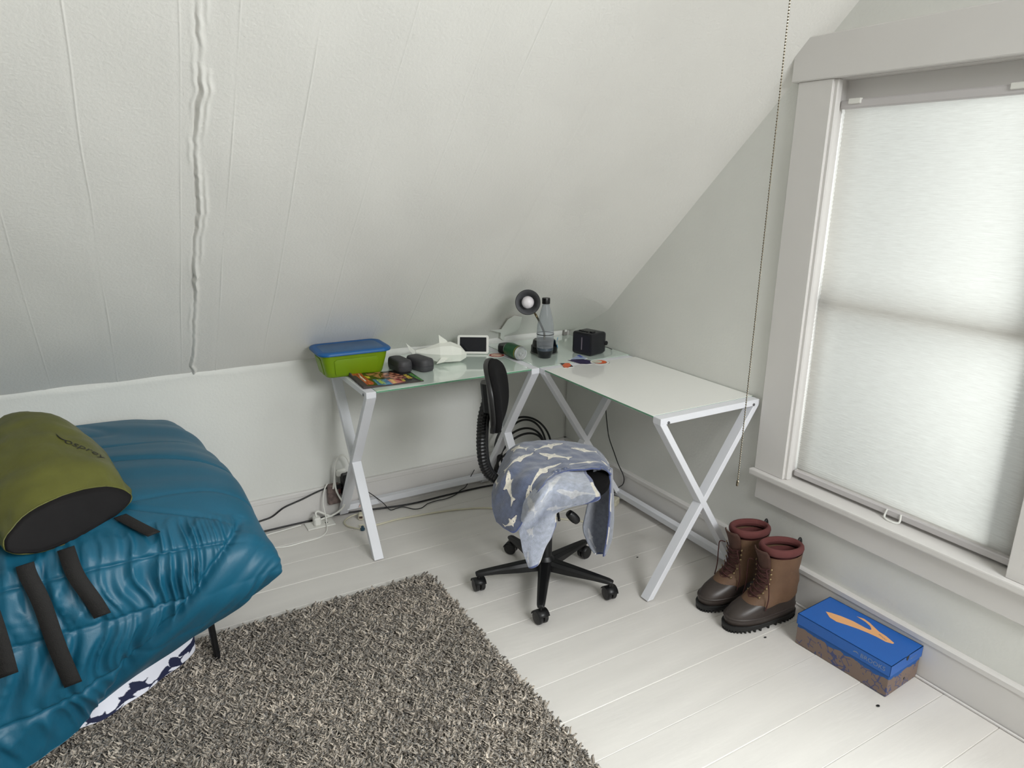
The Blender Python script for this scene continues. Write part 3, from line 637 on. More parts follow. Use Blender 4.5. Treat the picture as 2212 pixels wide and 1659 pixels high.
P = np.array(rows); P = cr1(cr1(P, 260, 0), 330, 1); nu, nv = P.shape[:2]
iv_ = np.linspace(0, 9, nu); ju = np.linspace(0, 8, nv)
dV = np.gradient(P, axis=0); dU = np.gradient(P, axis=1); Nn = np.cross(dU, dV); Nn /= np.linalg.norm(Nn, axis=2, keepdims=True) + 1e-9
DUVUP = Nn[40, 60, 2] > 0
if not DUVUP: Nn = -Nn
arc = np.cumsum(np.linalg.norm(dV, axis=2), axis=0)
lenx = P[..., 0]
seam_rows = [0, 2.05, 4.15, 6.0, 7.0, 8.1, 9]      # baffle seams, in control-row units
puff = np.zeros(nu)
for a, b in zip(seam_rows[:-1], seam_rows[1:]):
    m = (iv_ >= a) & (iv_ <= b); puff[m] = np.sin(np.pi * (iv_[m] - a) / (b - a)) ** .6
front = np.clip((iv_ - 4.9) / .8, 0, 1); uc_ = np.interp(iv_, [5.0, 6, 7, 8, 9], [5.6, 4.95, 3.8, 3.2, 2.7])
disp = np.zeros((nu, nv))
for i in range(nu):
    for j in range(nv):
        p = P[i, j]; x, a_ = p[0], arc[i, j]
        long_ = noise.noise(Vector((x * 2.2 + a_ * 1.2, a_ * 3.1 - x * .8, 3))) * .014
        fold = noise.noise(Vector((x * 1.4 + a_ * 2.5, a_ * 9 - x * 3.0, 7))) * .010 * (1 - front[i])
        fold -= .008 * math.exp(-((noise.noise(Vector((x * 1.3, a_ * 3.5 - x * 1.9, 12))) / .05) ** 2)) * (1 - front[i])
        cr_ = noise.noise(Vector((x * 34 + 1.5 * noise.noise(Vector((x * 5, a_ * 6, 1))), a_ * 2.6 + .3 * math.floor(iv_[i]), 5)))
        cr2 = noise.noise(Vector((x * 11 + 2 * a_, a_ * 5, 8)))
        uc = uc_[i]; mk = 1 / (1 + math.exp((ju[j] - uc) / .08))
        rg = .5 - abs(cr_) ** .8; rg2 = .5 - abs(cr2) ** .8
        pk = (rg * .040 + rg2 * .036 - .03) * front[i] * (.30 + .70 * puff[i]) * mk
        q_ = (ju[j] - uc); side_ = (noise.noise(Vector((q_ * 2.2, iv_[i] * .35, 4))) * .014 - .020 * math.exp(-(q_ / .13) ** 2)) * front[i] * min(1.0, 1 - mk + math.exp(-(q_ / .2) ** 2))
        disp[i, j] = long_ + fold + pk + side_
MK0 = 1 / (1 + np.exp((ju[None, :] - uc_[:, None]) / .15)); disp += (puff[:, None] * (.004 + .012 * front[:, None] * MK0)) + .012 * front[:, None] * (1 - MK0) - .006
edge = np.clip((ju - 5.4) / 1.0, 0, 1)[None, :]; disp *= (1 - .6 * edge)
MK = 1 / (1 + np.exp((ju[None, :] - uc_[:, None]) / .08))
for sr in seam_rows[1:-1]: disp -= (.007 * MK if sr > 5 else .003) * np.exp(-((iv_[:, None] - sr) / .035) ** 2)
hemf = np.clip((9 - iv_) / .8, 0, 1)[:, None]; disp = disp * (.25 + .75 * hemf)
fadeW = np.clip(iv_ / .8, 0, 1)[:, None]; disp = disp * fadeW
P2 = P + Nn * disp[..., None]; P2[..., 1] = np.minimum(P2[..., 1], -.012); P2[..., 2] = np.maximum(P2[..., 2], .034)
duvet = root('duvet', (-2.6, -.6, .55), 'teal blue quilted duvet spread over the bed and hanging to the rug', 'duvet')
dv = npmesh('quilted_cover', P2, grid_faces(nu, nv), DUV, duvet); solidify(dv, .012, 1 if DUVUP else -1)
bvh_d = BVHTree.FromPolygons([Vector(v) for v in P2.reshape(-1, 3)], [tuple(f) for f in grid_faces(nu, nv)])

# sheet with navy sharks showing under the duvet
SHM = M_('printed_sheet', (225, 225, 232), .85, attr=True)
top_ = [(-2.9, -.93, .33), (-2.5, -.93, .33), (-2.32, -.925, .33), (-2.18, -.92, .33), (-2.08, -.91, .34), (-2.04, -.905, .35)]
mid_ = [(-2.9, -.98, .16), (-2.5, -.98, .16), (-2.325, -.975, .15), (-2.165, -.93, .15), (-2.062, -.87, .17), (-2.04, -.86, .18)]
low_ = [(-2.9, -1.02, .036), (-2.5, -1.05, .036), (-2.315, -1.018, .035), (-2.155, -.93, .035), (-2.056, -.838, .035), (-2.04, -.825, .05)]
P = np.array([top_, mid_, low_]); P = cr1(cr1(P, 110, 0), 330, 1)
ww = np.sin(P[..., 0] * 55) * .008 + np.sin(P[..., 0] * 23 + 1) * .010; P[..., 1] += ww * .5
nu, nv = P.shape[:2]; V_ = np.linspace(0, .34, nu)[:, None] * np.ones((1, nv)); U_ = P[..., 0]
sp3 = [(-2.36 + .052 * i, (.285, .325, .300)[i % 3], .066, (1.2, .35, 2.4, .9, 2.0)[i % 5], .6 if i % 2 else -.6) for i in range(8)]
col = sharks_paint(U_, V_, [(a, b, L_ * 1.5, an, f_) for a, b, L_, an, f_ in sp3], lin((222, 222, 232)), lin((24, 30, 62)), lin((24, 30, 62)), lin((150, 160, 190)), face=False)
o = npmesh('bed_sheet', P, grid_faces(nu, nv), SHM, bed, True, True, col.reshape(-1, 3)); solidify(o, .002); o['label'] = 'white sheet printed with navy sharks'

# ------------------------------------------------------------------ olive dry bag on the duvet
OLIVE = M_('olive_nylon', (88, 89, 34), .45, var=.22, vscale=9, bump=.35, bscale=22, spec=.4)
BAGB = M_('black_nylon', (22, 20, 21), .75, var=.15, vscale=14, bump=.3, bscale=30, spec=.2)
bag = root('backpack', (-2.38, -.7, .6), 'olive green pack with a dark oval base lying on the teal duvet', 'backpack')
sec = [(-.012, .11, .040, .030, 32), (-.010, .150, .068, .040, 32), (0, .170, .082, .050, 32), (.05, .176, .112, .055, 30), (.12, .185, .140, .05, 27), (.22, .192, .168, .03, 23),
 (.34, .195, .192, .03, 18), (.45, .188, .200, .03, 14), (.54, .17, .178, .03, 10), (.62, .13, .13, .03, 8), (.67, .07, .06, .02, 8), (.68, .02, .02, .01, 8)]
rings = []
for s_, a, bt_, bl_, an in sec:
    cx, cy, cz = -2.300 - .25 * s_, -.965 + .97 * s_, .640; dx, dy = math.cos(math.radians(an)), math.sin(math.radians(an)); r = []
    for k in range(48):
        t_ = 2 * math.pi * k / 48; c, s = math.cos(t_), math.sin(t_); q = 1.95
        u = a * math.copysign(abs(c) ** (2 / q), c); z = (bt_ if s > 0 else bl_) * math.copysign(abs(s) ** (2 / q), s)
        if s > 0: z *= .93 * (1 - .26 * max(0, c) ** 2)
        r.append(Vector((cx + dx * u, cy + dy * u + .30 * z, cz + z)))
    rings.append(r)
A = np.array([[tuple(p) for p in r] for r in rings]); A = cr1(A, 90, 0)
nr, nk = A.shape[:2]
for i in range(nr):
    for k in range(nk):
        p = Vector(A[i, k]); c_ = Vector(A[i].mean(0)); d = (p - c_).normalized()
        n_ = noise.noise(p * 7) * .016 + noise.noise(p * 19 + Vector((3, 0, 0))) * .006
        gather = .005 * math.sin(k * 2.1) * math.exp(-((i - 22) / 4.5) ** 2)
        A[i, k] = tuple(p + d * (n_ + gather))
vv = A.reshape(-1, 3); F = []
for i in range(nr - 1):
    for k in range(nk): k2 = (k + 1) % nk; F.append((i * nk + k, i * nk + k2, (i + 1) * nk + k2, (i + 1) * nk + k))
ib = 17   # rings before this one carry the dark base
Fb = [f for f in F if f[0] // nk < ib]; Fo = [f for f in F if f[0] // nk >= ib]
o = npmesh('bag_body', vv, np.array(Fo), OLIVE, bag)
capb = MB().add([tuple(v) for v in vv], Fb + [tuple(range(nk))]).obj('base_panel', BAGB, bag, smooth=True)
bvh_b = BVHTree.FromPolygons([Vector(v) for v in vv], [tuple(f) for f in F])
o = MB().tube(catmull([tuple(vv[ib * nk + k]) for k in range(0, nk, 2)], 2, True) + [Vector(vv[ib * nk])], .0022, 6).obj('seam_piping', OLIVE, bag, smooth=True)
# lettering on the flank, laid onto the cloth
tv, tf = text_mesh('osprey', .044)
nn_ = Vector((.42, -.48, .76)).normalized(); d_t = Vector((.075, -.030, -.080)); d_t = (d_t - nn_ * d_t.dot(nn_)).normalized(); vt = nn_.cross(d_t)
o_t = Vector((-2.306, -.70, .79)); out = []
def onbag(x, y):
    h = bvh_b.ray_cast(o_t + d_t * x + vt * y + nn_ * .3, -nn_)
    return h[0] + nn_ * .0016 if h[0] is not None else o_t + d_t * x + vt * y
INKB = M_('print_black', (28, 28, 24), .6)
mobj('lettering', [onbag(v.x, v.y) for v in tv], tf, INKB, bag)
sw_ = [onbag(-.035 + .045 * t_, .030 - .012 * t_ - .012 * math.sin(t_ * 3.1)) for t_ in np.linspace(0, 1, 9)]
MB().tube(sw_, [.0006 + .0016 * math.sin(math.pi * i / 8) for i in range(9)], 5).obj('printed_swoosh', INKB, bag, smooth=True)
# straps lying over the duvet
STRAP = M_('black_webbing', (17, 14, 13), .8, bump=.4, bscale=400)
def strap(pts, w, side):
    pts = catmull(pts, 10); V = []; side = Vector(side).normalized(); cen = []
    for i, p in enumerate(pts):
        best = None
        for s_ in (-1, -.5, 0, .5, 1):
            h = bvh_d.find_nearest(p + side * (w / 2 * s_))[0] - side * (w / 2 * s_)
            k_ = h.dot(Vector((0, -1, .35)))
            if best is None or k_ > best[0]: best = (k_, h)
        cen.append(best[1] + Vector((0, -.014, .008)))
    for _ in range(160): cen = [cen[0]] + [(cen[i - 1] + cen[i] * 2 + cen[i + 1]) / 4 for i in range(1, len(cen) - 1)] + [cen[-1]]
    for p in cen:
        for s_ in (-1, 0, 1): V.append(p + side * (w / 2 * s_))
    o = npmesh('strap', [tuple(v) for v in V], grid_faces(len(pts), 3), STRAP, bag); solidify(o, .003, 0)
strap([(-2.43, -1.06, .63), (-2.415, -1.12, .60), (-2.402, -1.15, .55), (-2.388, -1.15, .455), (-2.368, -1.15, .36), (-2.348, -1.15, .265)], .040, (1, 0, .12))
strap([(-2.335, -1.05, .63), (-2.318, -1.11, .60), (-2.302, -1.14, .56), (-2.283, -1.14, .49), (-2.267, -1.13, .425)], .040, (1, 0, .15))
strap([(-2.19, -.93, .63), (-2.168, -.96, .63), (-2.133, -1.04, .62)], .034, (1, .4, 0))
strap([(-2.52, -1.06, .62), (-2.50, -1.13, .55), (-2.485, -1.14, .46), (-2.47, -1.14, .335)], .040, (1, 0, .12))
# ------------------------------------------------------------------ things on the desk
TZ = .741
# storage bin with lid
BG = M_('green_plastic', (116, 148, 4), .42, var=.03); BB = M_('blue_plastic', (22, 90, 150), .45, var=.04); BB2 = M_('blue_clear_plastic', (52, 96, 138), .35)
bin_ = root('storage_bin', (-1.268, -.190, TZ), 'lime green plastic bin with a blue lid at the desk corner', 'storage bin', rz=-.02)
def rrect(a, b, r, z, cx=0, cy=0, n=6):
    return [(cx + x, cy + y, z) for x, y in rr_poly(-a, a, -b, b, r, n)]
Mb = mtx(bin_)
W_ = lambda M, ring: [M @ Vector(p) for p in ring]
prof = [(.118, .068, .026, .001), (.122, .072, .028, .005), (.128, .077, .030, .030), (.137, .086, .032, .070), (.142, .091, .034, .098), (.147, .096, .036, .100), (.147, .096, .036, .104)]
mb = MB().loft([W_(Mb, rrect(a, b, r, z)) for a, b, r, z in prof]); o = mb.obj('body', BG, bin_, angle=50)
for sx, sy, hw in ((0, -1, .094), (0, 1, .094), (1, 0, .044), (-1, 0, .044)):
    th = math.atan2(sy, sx); n_ = Vector((sx, sy, 0)); t_ = Vector((-sy, sx, 0))
    r = []
    for off, ex in ((.0, 0), (.003, 0), (.004, -.003)):
        ring = []
        for u, z in ((-hw - ex + .012, .009 - ex), (hw + ex - .012, .009 - ex), (hw + ex - .006, .016), (hw + ex, .073), (hw + ex - .01, .081 + ex), (-hw - ex + .01, .081 + ex), (-hw - ex, .073), (-hw - ex + .006, .016)):
            base = (.1215 if sx else .0715) + .019 * (z / .09)
            ring.append(Mb @ (n_ * (base + off) + t_ * u + Vector((0, 0, z))))
        r.append(ring)
    MB().loft(r).obj('side_panel', BG, bin_, angle=40)
lid = MB().loft([W_(Mb, rrect(a, b, r, z)) for a, b, r, z in ((.150, .099, .040, .099), (.156, .105, .043, .100), (.157, .106, .043, .107), (.152, .101, .041, .113), (.136, .085, .034, .1145), (.130, .079, .031, .1120))]).obj('lid', BB, bin_, angle=50)
MB().loft([W_(Mb, rrect(a, b, r, z)) for a, b, r, z in ((.129, .078, .030, .1121), (.126, .075, .029, .1132))]).obj('lid_window', BB2, bin_, angle=40)
lid['label'] = 'blue lid'

# two charcoal cases
def case_(c, rz, L_, w_, h_, label):
    rt = root('case', (c[0], c[1], TZ), label, 'case', rz=rz, group='charcoal cases beside the green bin'); M = mtx(rt)
    R = []
    for z, s_ in ((0, .80), (.0025, .90), (.010, .97), (.022, 1.0), (.0255, 1.0)): R.append((z, s_))
    MB().loft([W_(M, rrect(w_ / 2 * s_, L_ / 2 * (1 - (1 - s_) * .5), .026 * s_, z)) for z, s_ in R]).obj('bottom_shell', CASEM, rt, angle=60)
    R = [(.0262, 1.0), (h_ * .70, .985), (h_ * .86, .94), (h_ * .96, .84), (h_, .62), (h_ + .0005, .2)]
    MB().loft([W_(M, rrect(w_ / 2 * s_, L_ / 2 * (1 - (1 - s_) * .45), .026 * s_, z)) for z, s_ in R]).obj('top_shell', CASEM, rt, angle=60)
CASEM = M_('charcoal_plastic', (62, 61, 64), .55, var=.04)
case_((-1.073, -.262, 0), .10, .135, .068, .052, 'charcoal rounded case touching the green bin')
case_((-.990, -.288, 0), .22, .140, .072, .055, 'charcoal rounded case next to the white shark figure')

# magazine
MG = D['mag']
def pts_center(p): return (sum(a[0] for a in p) / len(p), sum(a[1] for a in p) / len(p))
mag = root('magazine', (-1.17, -.36, TZ), 'glossy colourful magazine with a red title at the desk edge', 'magazine')
MAGM = M_('magazine_print', (200, 200, 200), .28, attr=True, coat=.3)
ol = MG['outline']; mx0 = min(p[0] for p in ol); mx1 = max(p[0] for p in ol); my0 = min(p[1] for p in ol); my1 = max(p[1] for p in ol)
nu, nv = 260, 200; Xg, Yg = np.meshgrid(np.linspace(mx0, mx1, nu), np.linspace(my0, my1, nv), indexing='ij')
# cover quad corners: keep it a true rectangle, curled a little at its left edge
q0 = Vector((-1.302, -.262, 0)); ex_ = Vector((.252, -.012, 0)); ey_ = Vector((-.006, -.206, 0))
u, v = np.meshgrid(np.linspace(0, 1, nu), np.linspace(0, 1, nv), indexing='ij')
Xg = q0.x + ex_.x * u + ey_.x * v; Yg = q0.y + ex_.y * u + ey_.y * v
Zg = TZ + .0045 + .006 * np.exp(-((u - .12) / .2) ** 2) + .010 * np.exp(-(u / .05) ** 2) * np.exp(-(v / .25) ** 2)
c = np.ones(Xg.shape + (3,)) * np.array(lin((26, 22, 22)))
nzc = np.array([[noise.noise(Vector((a * 60, b * 60, 2))) for b in np.linspace(0, .24, nv)] for a in np.linspace(0, .25, nu)])
nz2 = np.array([[noise.noise(Vector((a * 130, b * 130, 7))) for b in np.linspace(0, .24, nv)] for a in np.linspace(0, .25, nu)])
def put(poly, rgb, cond=None):
    m = inpoly(Xg, Yg, poly)
    if cond is not None: m &= cond
    c[m] = lin(rgb)
for k, rgb in (('skin1', (190, 120, 90)), ('skin2', (165, 95, 70)), ('skin3', (205, 140, 115)), ('green', (60, 130, 60)), ('red', (140, 25, 35)), ('yel2', (215, 190, 60)), ('yel3', (200, 180, 60)), ('yel1', (215, 185, 55)), ('pink', (215, 130, 110)), ('orange', (235, 175, 90)), ('blue', (30, 90, 150)), ('title', (190, 40, 45))):
    put(MG[k], rgb)
put(MG['skin1'], (95, 50, 40), nzc > .12); put(MG['skin2'], (80, 40, 32), nzc > .1); put(MG['skin2'], (215, 160, 130), nzc < -.28); put(MG['skin3'], (120, 60, 55), nzc > .2)
put(MG['green'], (130, 180, 60), nz2 > .15); put(MG['green'], (20, 110, 80), nz2 < -.2); put(MG['blue'], (60, 150, 190), nzc > .1)
put(MG['bluetxt'], (190, 205, 70), nz2 > -.12); put(MG['orange'], (240, 215, 130), nz2 > .1); put(MG['yel2'], (40, 35, 20), nz2 > .2); put(MG['title'], (120, 20, 28), nz2 > .22); put(MG['title'], (225, 110, 80), nz2 < -.32); put(MG['wtxt'], (235, 230, 220), nz2 > -.2); put(MG['white'], (235, 233, 228))
put([(q0.x, q0.y), tuple((q0 + ex_ * .02)[:2]), tuple((q0 + ex_ * .02 + ey_)[:2]), tuple((q0 + ey_)[:2])], (60, 45, 90))
o = npmesh('cover', np.stack([Xg, Yg, Zg], -1), grid_faces(nu, nv), MAGM, mag, True, True, c.reshape(-1, 3))
PAPER = M_('paper', (215, 212, 205), .7)
mb = MB(); n_ = 12
V = []; uu = np.linspace(0, 1, n_)
top = [q0 + ex_ * a for a in uu]; zz = [TZ + .0040 + .006 * math.exp(-((a - .12) / .2) ** 2) + (.006 * math.exp(-(a / .05) ** 2)) for a in uu]
r1 = []; r2 = []
for a, p, z in zip(uu, top, zz): r1.append((p.x, p.y, z)); r2.append((p.x + ey_.x, p.y + ey_.y, z - (.004 * math.exp(-(a / .05) ** 2))))
vs = r1 + r2 + [(p[0], p[1], TZ + .0002) for p in r1] + [(p[0], p[1], TZ + .0002) for p in r2]; fs = []
for i in range(n_ - 1):
    a = i; fs += [(a, a + 1, n_ + a + 1, n_ + a), (2 * n_ + a, 3 * n_ + a, 3 * n_ + a + 1, 2 * n_ + a + 1), (a, 2 * n_ + a, 2 * n_ + a + 1, a + 1), (n_ + a, n_ + a + 1, 3 * n_ + a + 1, 3 * n_ + a)]
fs += [(0, n_, 3 * n_, 2 * n_), (n_ - 1, 3 * n_ - 1, 4 * n_ - 1, 2 * n_ - 1)]
mb.add(vs, fs); mb.obj('pages', M_('page_edges', (70, 60, 58), .7), mag)

# low-poly shark figure
SHW = M_('matte_white_card', (226, 227, 218), .6, var=.01)
fig = root('shark_figure', (-.86, -.245, TZ), 'white faceted shark figure resting in front of the white display', 'figurine')
ax0 = Vector((-.975, -.205, .797)); ax1 = Vector((-.752, -.262, .783)); ax = (ax1 - ax0).normalized(); sd = Vector((-ax.y, ax.x, 0)).normalized(); upv = sd.cross(ax) * -1
if upv.z < 0: upv = -upv
Ls = (ax1 - ax0).length
def fring(t_, w_, ht, hb, dz=0):
    c_ = ax0 + ax * (Ls * t_) + Vector((0, 0, dz))
    return [c_ + sd * (w_ * a) + upv * (ht * b if b > 0 else hb * -b * -1) for a, b in ((-1, .0), (-.62, .75), (0, 1), (.62, .75), (1, 0), (.7, -.8), (0, -1), (-.7, -.8))]
MB().loft([fring(.0, .006, .009, .009), fring(.20, .024, .022, .026, -.003), fring(.45, .047, .044, .048, -.001), fring(.68, .050, .050, .044, -.001), fring(.88, .036, .034, .040, -.003), fring(1.0, .014, .006, .020, -.006)]).obj('body', SHW, fig)
def fin(pts, th, n_):
    n_ = Vector(n_).normalized(); k = len(pts); mb = MB()
    vs = [Vector(p) + n_ * th for p in pts] + [Vector(p) - n_ * th for p in pts]
    mb.add(vs, [tuple(range(k)), tuple(range(2 * k - 1, k - 1, -1))] + [(i, k + i, k + (i + 1) % k, (i + 1) % k) for i in range(k)]); return mb
b = ax0 + ax * Ls * .48 + upv * .034
fin([b - ax * .004, b + ax * .045 - upv * .002, b + ax * .026 + upv * .022, b - ax * .010 + upv * .046], .0022, sd).obj('dorsal_fin', SHW, fig)
b = ax0
fin([b + ax * .020, b + upv * .008 - ax * .004, b - ax * .044 + upv * .040, b - ax * .026 + upv * .006, b - ax * .012 - upv * .010, b - ax * .030 - upv * .034, b + ax * .004 - upv * .018], .0022, sd).obj('tail_fin', SHW, fig)
for s_ in (-1, 1):
    b = ax0 + ax * Ls * .50 + sd * (.036 * s_) - upv * .014
    d_ = (sd * s_ * .75 - upv * .45 - ax * .4).normalized()
    fin([b, b + ax * .035, b + ax * .018 + d_ * .034, b - ax * .012 + d_ * .046], .0025, ax.cross(d_)).obj('pectoral_fin', SHW, fig)

# small display
dsp = root('smart_display', (-.662, -.158, TZ), 'small white-framed display with a dark screen leaning back', 'display', rz=-.53)
M = mtx(dsp) @ Matrix.Rotation(-.22, 4, 'X')
def plate(w_, h_, r_, y0, y1, zc, nn=6): return [[M @ Vector((x, y, zc + z)) for x, z in rr_poly(-w_ / 2, w_ / 2, -h_ / 2, h_ / 2, r_, nn)] for y in (y0, y1)]
MB().loft(plate(.148, .088, .010, -.004, .004, .046)).obj('frame', WHITEP, dsp, angle=40)
SCR = M_('dark_screen', (14, 16, 26), .12)
MB().loft(plate(.126, .068, .002, -.0048, -.003, .046)).obj('screen', SCR, dsp, angle=40)
M0 = mtx(dsp); MB().add([M0 @ Vector(p) for p in ((-.055, .004, 0), (.055, .004, 0), (.045, .050, 0), (-.045, .050, 0), (-.055, .012, .055), (.055, .012, .055), (.04, .03, .045), (-.04, .03, .045))], [(0, 1, 2, 3), (4, 7, 6, 5), (0, 4, 5, 1), (1, 5, 6, 2), (2, 6, 7, 3), (3, 7, 4, 0)]).obj('foot', WHITEP, dsp)

# black puck, can, bottle
pk = root('smart_speaker', (-.497, -.198, TZ), 'short black cylinder behind the green can', 'speaker')
MB().lathe([(.040, 0), (.044, .003), (.045, .008), (.045, .030), (.043, .034)], 40, mtx(pk)).obj('body', M_('speaker_fabric', (20, 20, 22), .8, bump=.4, bscale=600), pk, angle=40)
MB().lathe([(.043, .034), (.0435, .037), (.041, .0385), (.012, .0386)], 40, mtx(pk)).obj('top_ring', BLACKP, pk, angle=30)
can = root('drink_can', (-.523, -.315, TZ), 'green drink can lying on its side with its lid facing out', 'can')
Mc = Matrix.Translation((-.5235, -.376, TZ + .0335)) @ Matrix.Rotation(-math.pi / 2, 4, 'X') @ Matrix.Rotation(.0, 4, 'Z')
Mc = Matrix.Translation((-.5235, -.376, TZ + .0335)) @ Matrix.Rotation(.06, 4, 'Z') @ Matrix.Rotation(-math.pi / 2, 4, 'X')
CANG = M_('can_green', (28, 84, 48), .3, metal=.35, var=.25, vscale=40); CANS = M_('can_aluminium', (200, 202, 204), .3, metal=.9); GOLD = M_('can_gold', (176, 140, 60), .35, metal=.6)
MB().lathe([(.0325, .011), (.0331, .016), (.0331, .100), (.0325, .105)], 40, Mc, cap=False).obj('printed_wall', CANG, can, angle=50)
MB().lathe([(.0333, .016), (.0334, .0165), (.0334, .0195), (.0333, .020)], 40, Mc, cap=False).obj('gold_band', GOLD, can, smooth=True)
MB().lathe([(.022, .004), (.0245, .0035), (.0255, .0), (.0270, -.0005), (.0278, .0005), (.0275, .0025), (.0262, .0035), (.0325, .011)], 40, Mc).obj('lid', CANS, can, angle=40)
MB().lathe([(.0325, .105), (.029, .112), (.026, .116), (.024, .1155), (.015, .112)], 40, Mc).obj('bottom_end', CANS, can, angle=40)
mb = MB(); mb.tube([Mc @ Vector((.009 * math.cos(a), .009 * math.sin(a) + .004, .0025)) for a in np.linspace(0, 6.283, 15)], .0012, 6); mb.obj('pull_ring', CANS, can, smooth=True)
mb = MB()
tv, tf = text_mesh('GINGER', .020)
mobj('lettering', [Mc @ Vector((.0334 * math.cos(3.6 + v.y / .0334), .0334 * math.sin(3.6 + v.y / .0334), .092 - v.x)) for v in tv], tf, M_('can_print', (190, 190, 150), .5), can) if False else None

bt = root('water_bottle', (-.394, -.372, TZ), 'clear carbonating bottle with black cap and black base', 'bottle')
Mt = mtx(bt)
CLB = bpy.data.materials.new('clear_bottle'); CLB.use_nodes = True; nt = CLB.node_tree; N = nt.nodes; N.clear()
ou = N.new('ShaderNodeOutputMaterial'); m1 = N.new('ShaderNodeMixShader'); tr = N.new('ShaderNodeBsdfTransparent'); tr.inputs[0].default_value = (.80, .82, .84, 1); g_ = N.new('ShaderNodeBsdfPrincipled'); g_.inputs['Base Color'].default_value = (.55, .57, .60, 1); g_.inputs['Roughness'].default_value = .12
fr = N.new('ShaderNodeLayerWeight'); fr.inputs[0].default_value = .35; mr = N.new('ShaderNodeMapRange'); mr.inputs[3].default_value = .16; mr.inputs[4].default_value = .6
nt.links.new(fr.outputs['Facing'], mr.inputs[0]); nt.links.new(mr.outputs[0], m1.inputs[0]); nt.links.new(tr.outputs[0], m1.inputs[1]); nt.links.new(g_.outputs[0], m1.inputs[2]); nt.links.new(m1.outputs[0], ou.inputs[0])
MB().lathe([(.034, .030), (.0375, .042), (.0395, .070), (.040, .110), (.0385, .150), (.033, .185), (.024, .222), (.0175, .245), (.0155, .256)], 40, Mt, cap=False).obj('body', CLB, bt, smooth=True)
MB().lathe([(.024, .0), (.028, .002), (.0345, .022), (.0372, .036), (.0362, .037), (.020, .036)], 40, Mt).obj('base', M_('bottle_base', (18, 20, 26), .35), bt, angle=50)
MB().lathe([(.0372, .0365), (.0385, .041), (.0390, .050), (.02, .0502)], 40, Mt).obj('water', M_('bottle_water', (70, 78, 88), .15), bt, angle=50)
MB().lathe([(.0165, .254), (.0188, .255), (.0190, .278), (.0175, .2815), (.006, .282)], 32, Mt).obj('cap', M_('cap_black', (12, 12, 13), .3), bt, angle=40)
MB().lathe([(.0406, .112), (.0408, .113), (.0408, .1145), (.0405, .1155)], 40, Mt, cap=False).obj('fill_line', BLACKP, bt, smooth=True)

# desk lamp
lamp = root('desk_lamp', (-.342, -.285, TZ), 'black desk lamp with its round shade and bulb facing the room', 'lamp')
Ml = mtx(lamp)
GREYR = M_('lamp_rim', (130, 132, 128), .35, metal=.6); LBLK = M_('lamp_black', (12, 12, 14), .3)
MB().lathe([(.060, 0), (.066, .001), (.067, .004), (.064, .006)], 44, Ml).obj('base_ring', GREYR, lamp, angle=40)
MB().lathe([(.064, .006), (.064, .016), (.0635, .034), (.058, .038), (.054, .060), (.050, .064), (.02, .065)], 44, Ml).obj('base', LBLK, lamp, angle=40)
LC = Vector((-.522, -.42, 1.019)); toc = (Vector((-2.1519, -3.0627, 1.5492)) - LC); toc.z *= 1.0; toc.normalize()
zx = Vector((0, 0, 1)).cross(toc).normalized(); zy = toc.cross(zx)
MS = Matrix(((zx.x, zy.x, toc.x, LC.x), (zx.y, zy.y, toc.y, LC.y), (zx.z, zy.z, toc.z, LC.z), (0, 0, 0, 1)))
MB().lathe([(.022, -.088), (.025, -.085), (.030, -.060), (.046, -.030), (.0560, .0), (.0562, .002), (.0545, .002)], 48, MS).obj('shade', LBLK, lamp, angle=50)
for f_ in list(lamp.children[-1].data.polygons)[:0]: pass
SHIN = M_('shade_inner', (120, 121, 124), .35, metal=.25)
me_ = lamp.children[-1]
bm = bmesh.new(); bm.from_mesh(me_.data); bmesh.ops.delete(bm, geom=[f for f in bm.faces if len(f.verts) > 10], context='FACES'); bm.to_mesh(me_.data); bm.free()
MB().lathe([(.018, -.070), (.028, -.058), (.044, -.028), (.0530, .0), (.0540, .0022)], 48, MS, cap=False).obj('shade_lining', SHIN, lamp, smooth=True)
MB().lathe([(.018, -.0705), (.010, -.0700)], 24, MS).obj('socket_plate', LBLK, lamp, angle=30)
BULB = M_('opal_bulb', (225, 220, 224), .25)
MB().lathe([(.012, -.068), (.013, -.055), (.020, -.042), (.0265, -.028), (.028, -.016), (.0255, -.004), (.018, .006), (.008, .0105), (.001, .011)], 36, MS).obj('bulb', BULB, lamp, smooth=True)
gn = catmull([MS @ Vector((.0, -.0, -.088)), MS @ Vector((.006, -.012, -.10)), MS @ Vector((.03, -.045, -.095)), Vector((-.455, -.39, .944)), Vector((-.415, -.345, .915)), Vector((-.372, -.30, .88)), Vector((-.345, -.285, .84)), Vector((-.342, -.285, .804))], 8)
MB().tube(gn, .0052, 10).obj('gooseneck', M_('aged_brass', (120, 108, 82), .3, metal=.9), lamp, smooth=True)
# blue and cream sticker on the rim of the lamp base
stb = root('round_sticker', (-.29, -.34, .80), 'blue and cream sticker stuck to the front of the lamp base', 'sticker')
def patch_poly(poly, off, mat, name, par, ctr, sc):
    vs = []
    for x, y in poly:
        a = ctr[0] + x * sc / .0615; z = ctr[1] + y * sc; r_ = .0645 + off
        vs.append(Ml @ Vector((r_ * math.cos(a), r_ * math.sin(a), z)))
    o = mobj(name, vs, [tuple(range(len(vs)))], mat, par); solidify(o, .0006, 0); return o
BLUES = M_('sticker_blue', (60, 150, 200), .4); CREAMS = M_('sticker_cream', (225, 215, 200), .5)
patch_poly([(-1, .9), (-.2, 1.25), (.7, 1.1), (1.15, .6), (1.3, -.1), (.8, -.9), (.3, -1.3), (-.1, -1.7), (-.5, -1.2), (-1, -.9)], .0012, BLUES, 'backing', stb, (-.62, .052), .020)
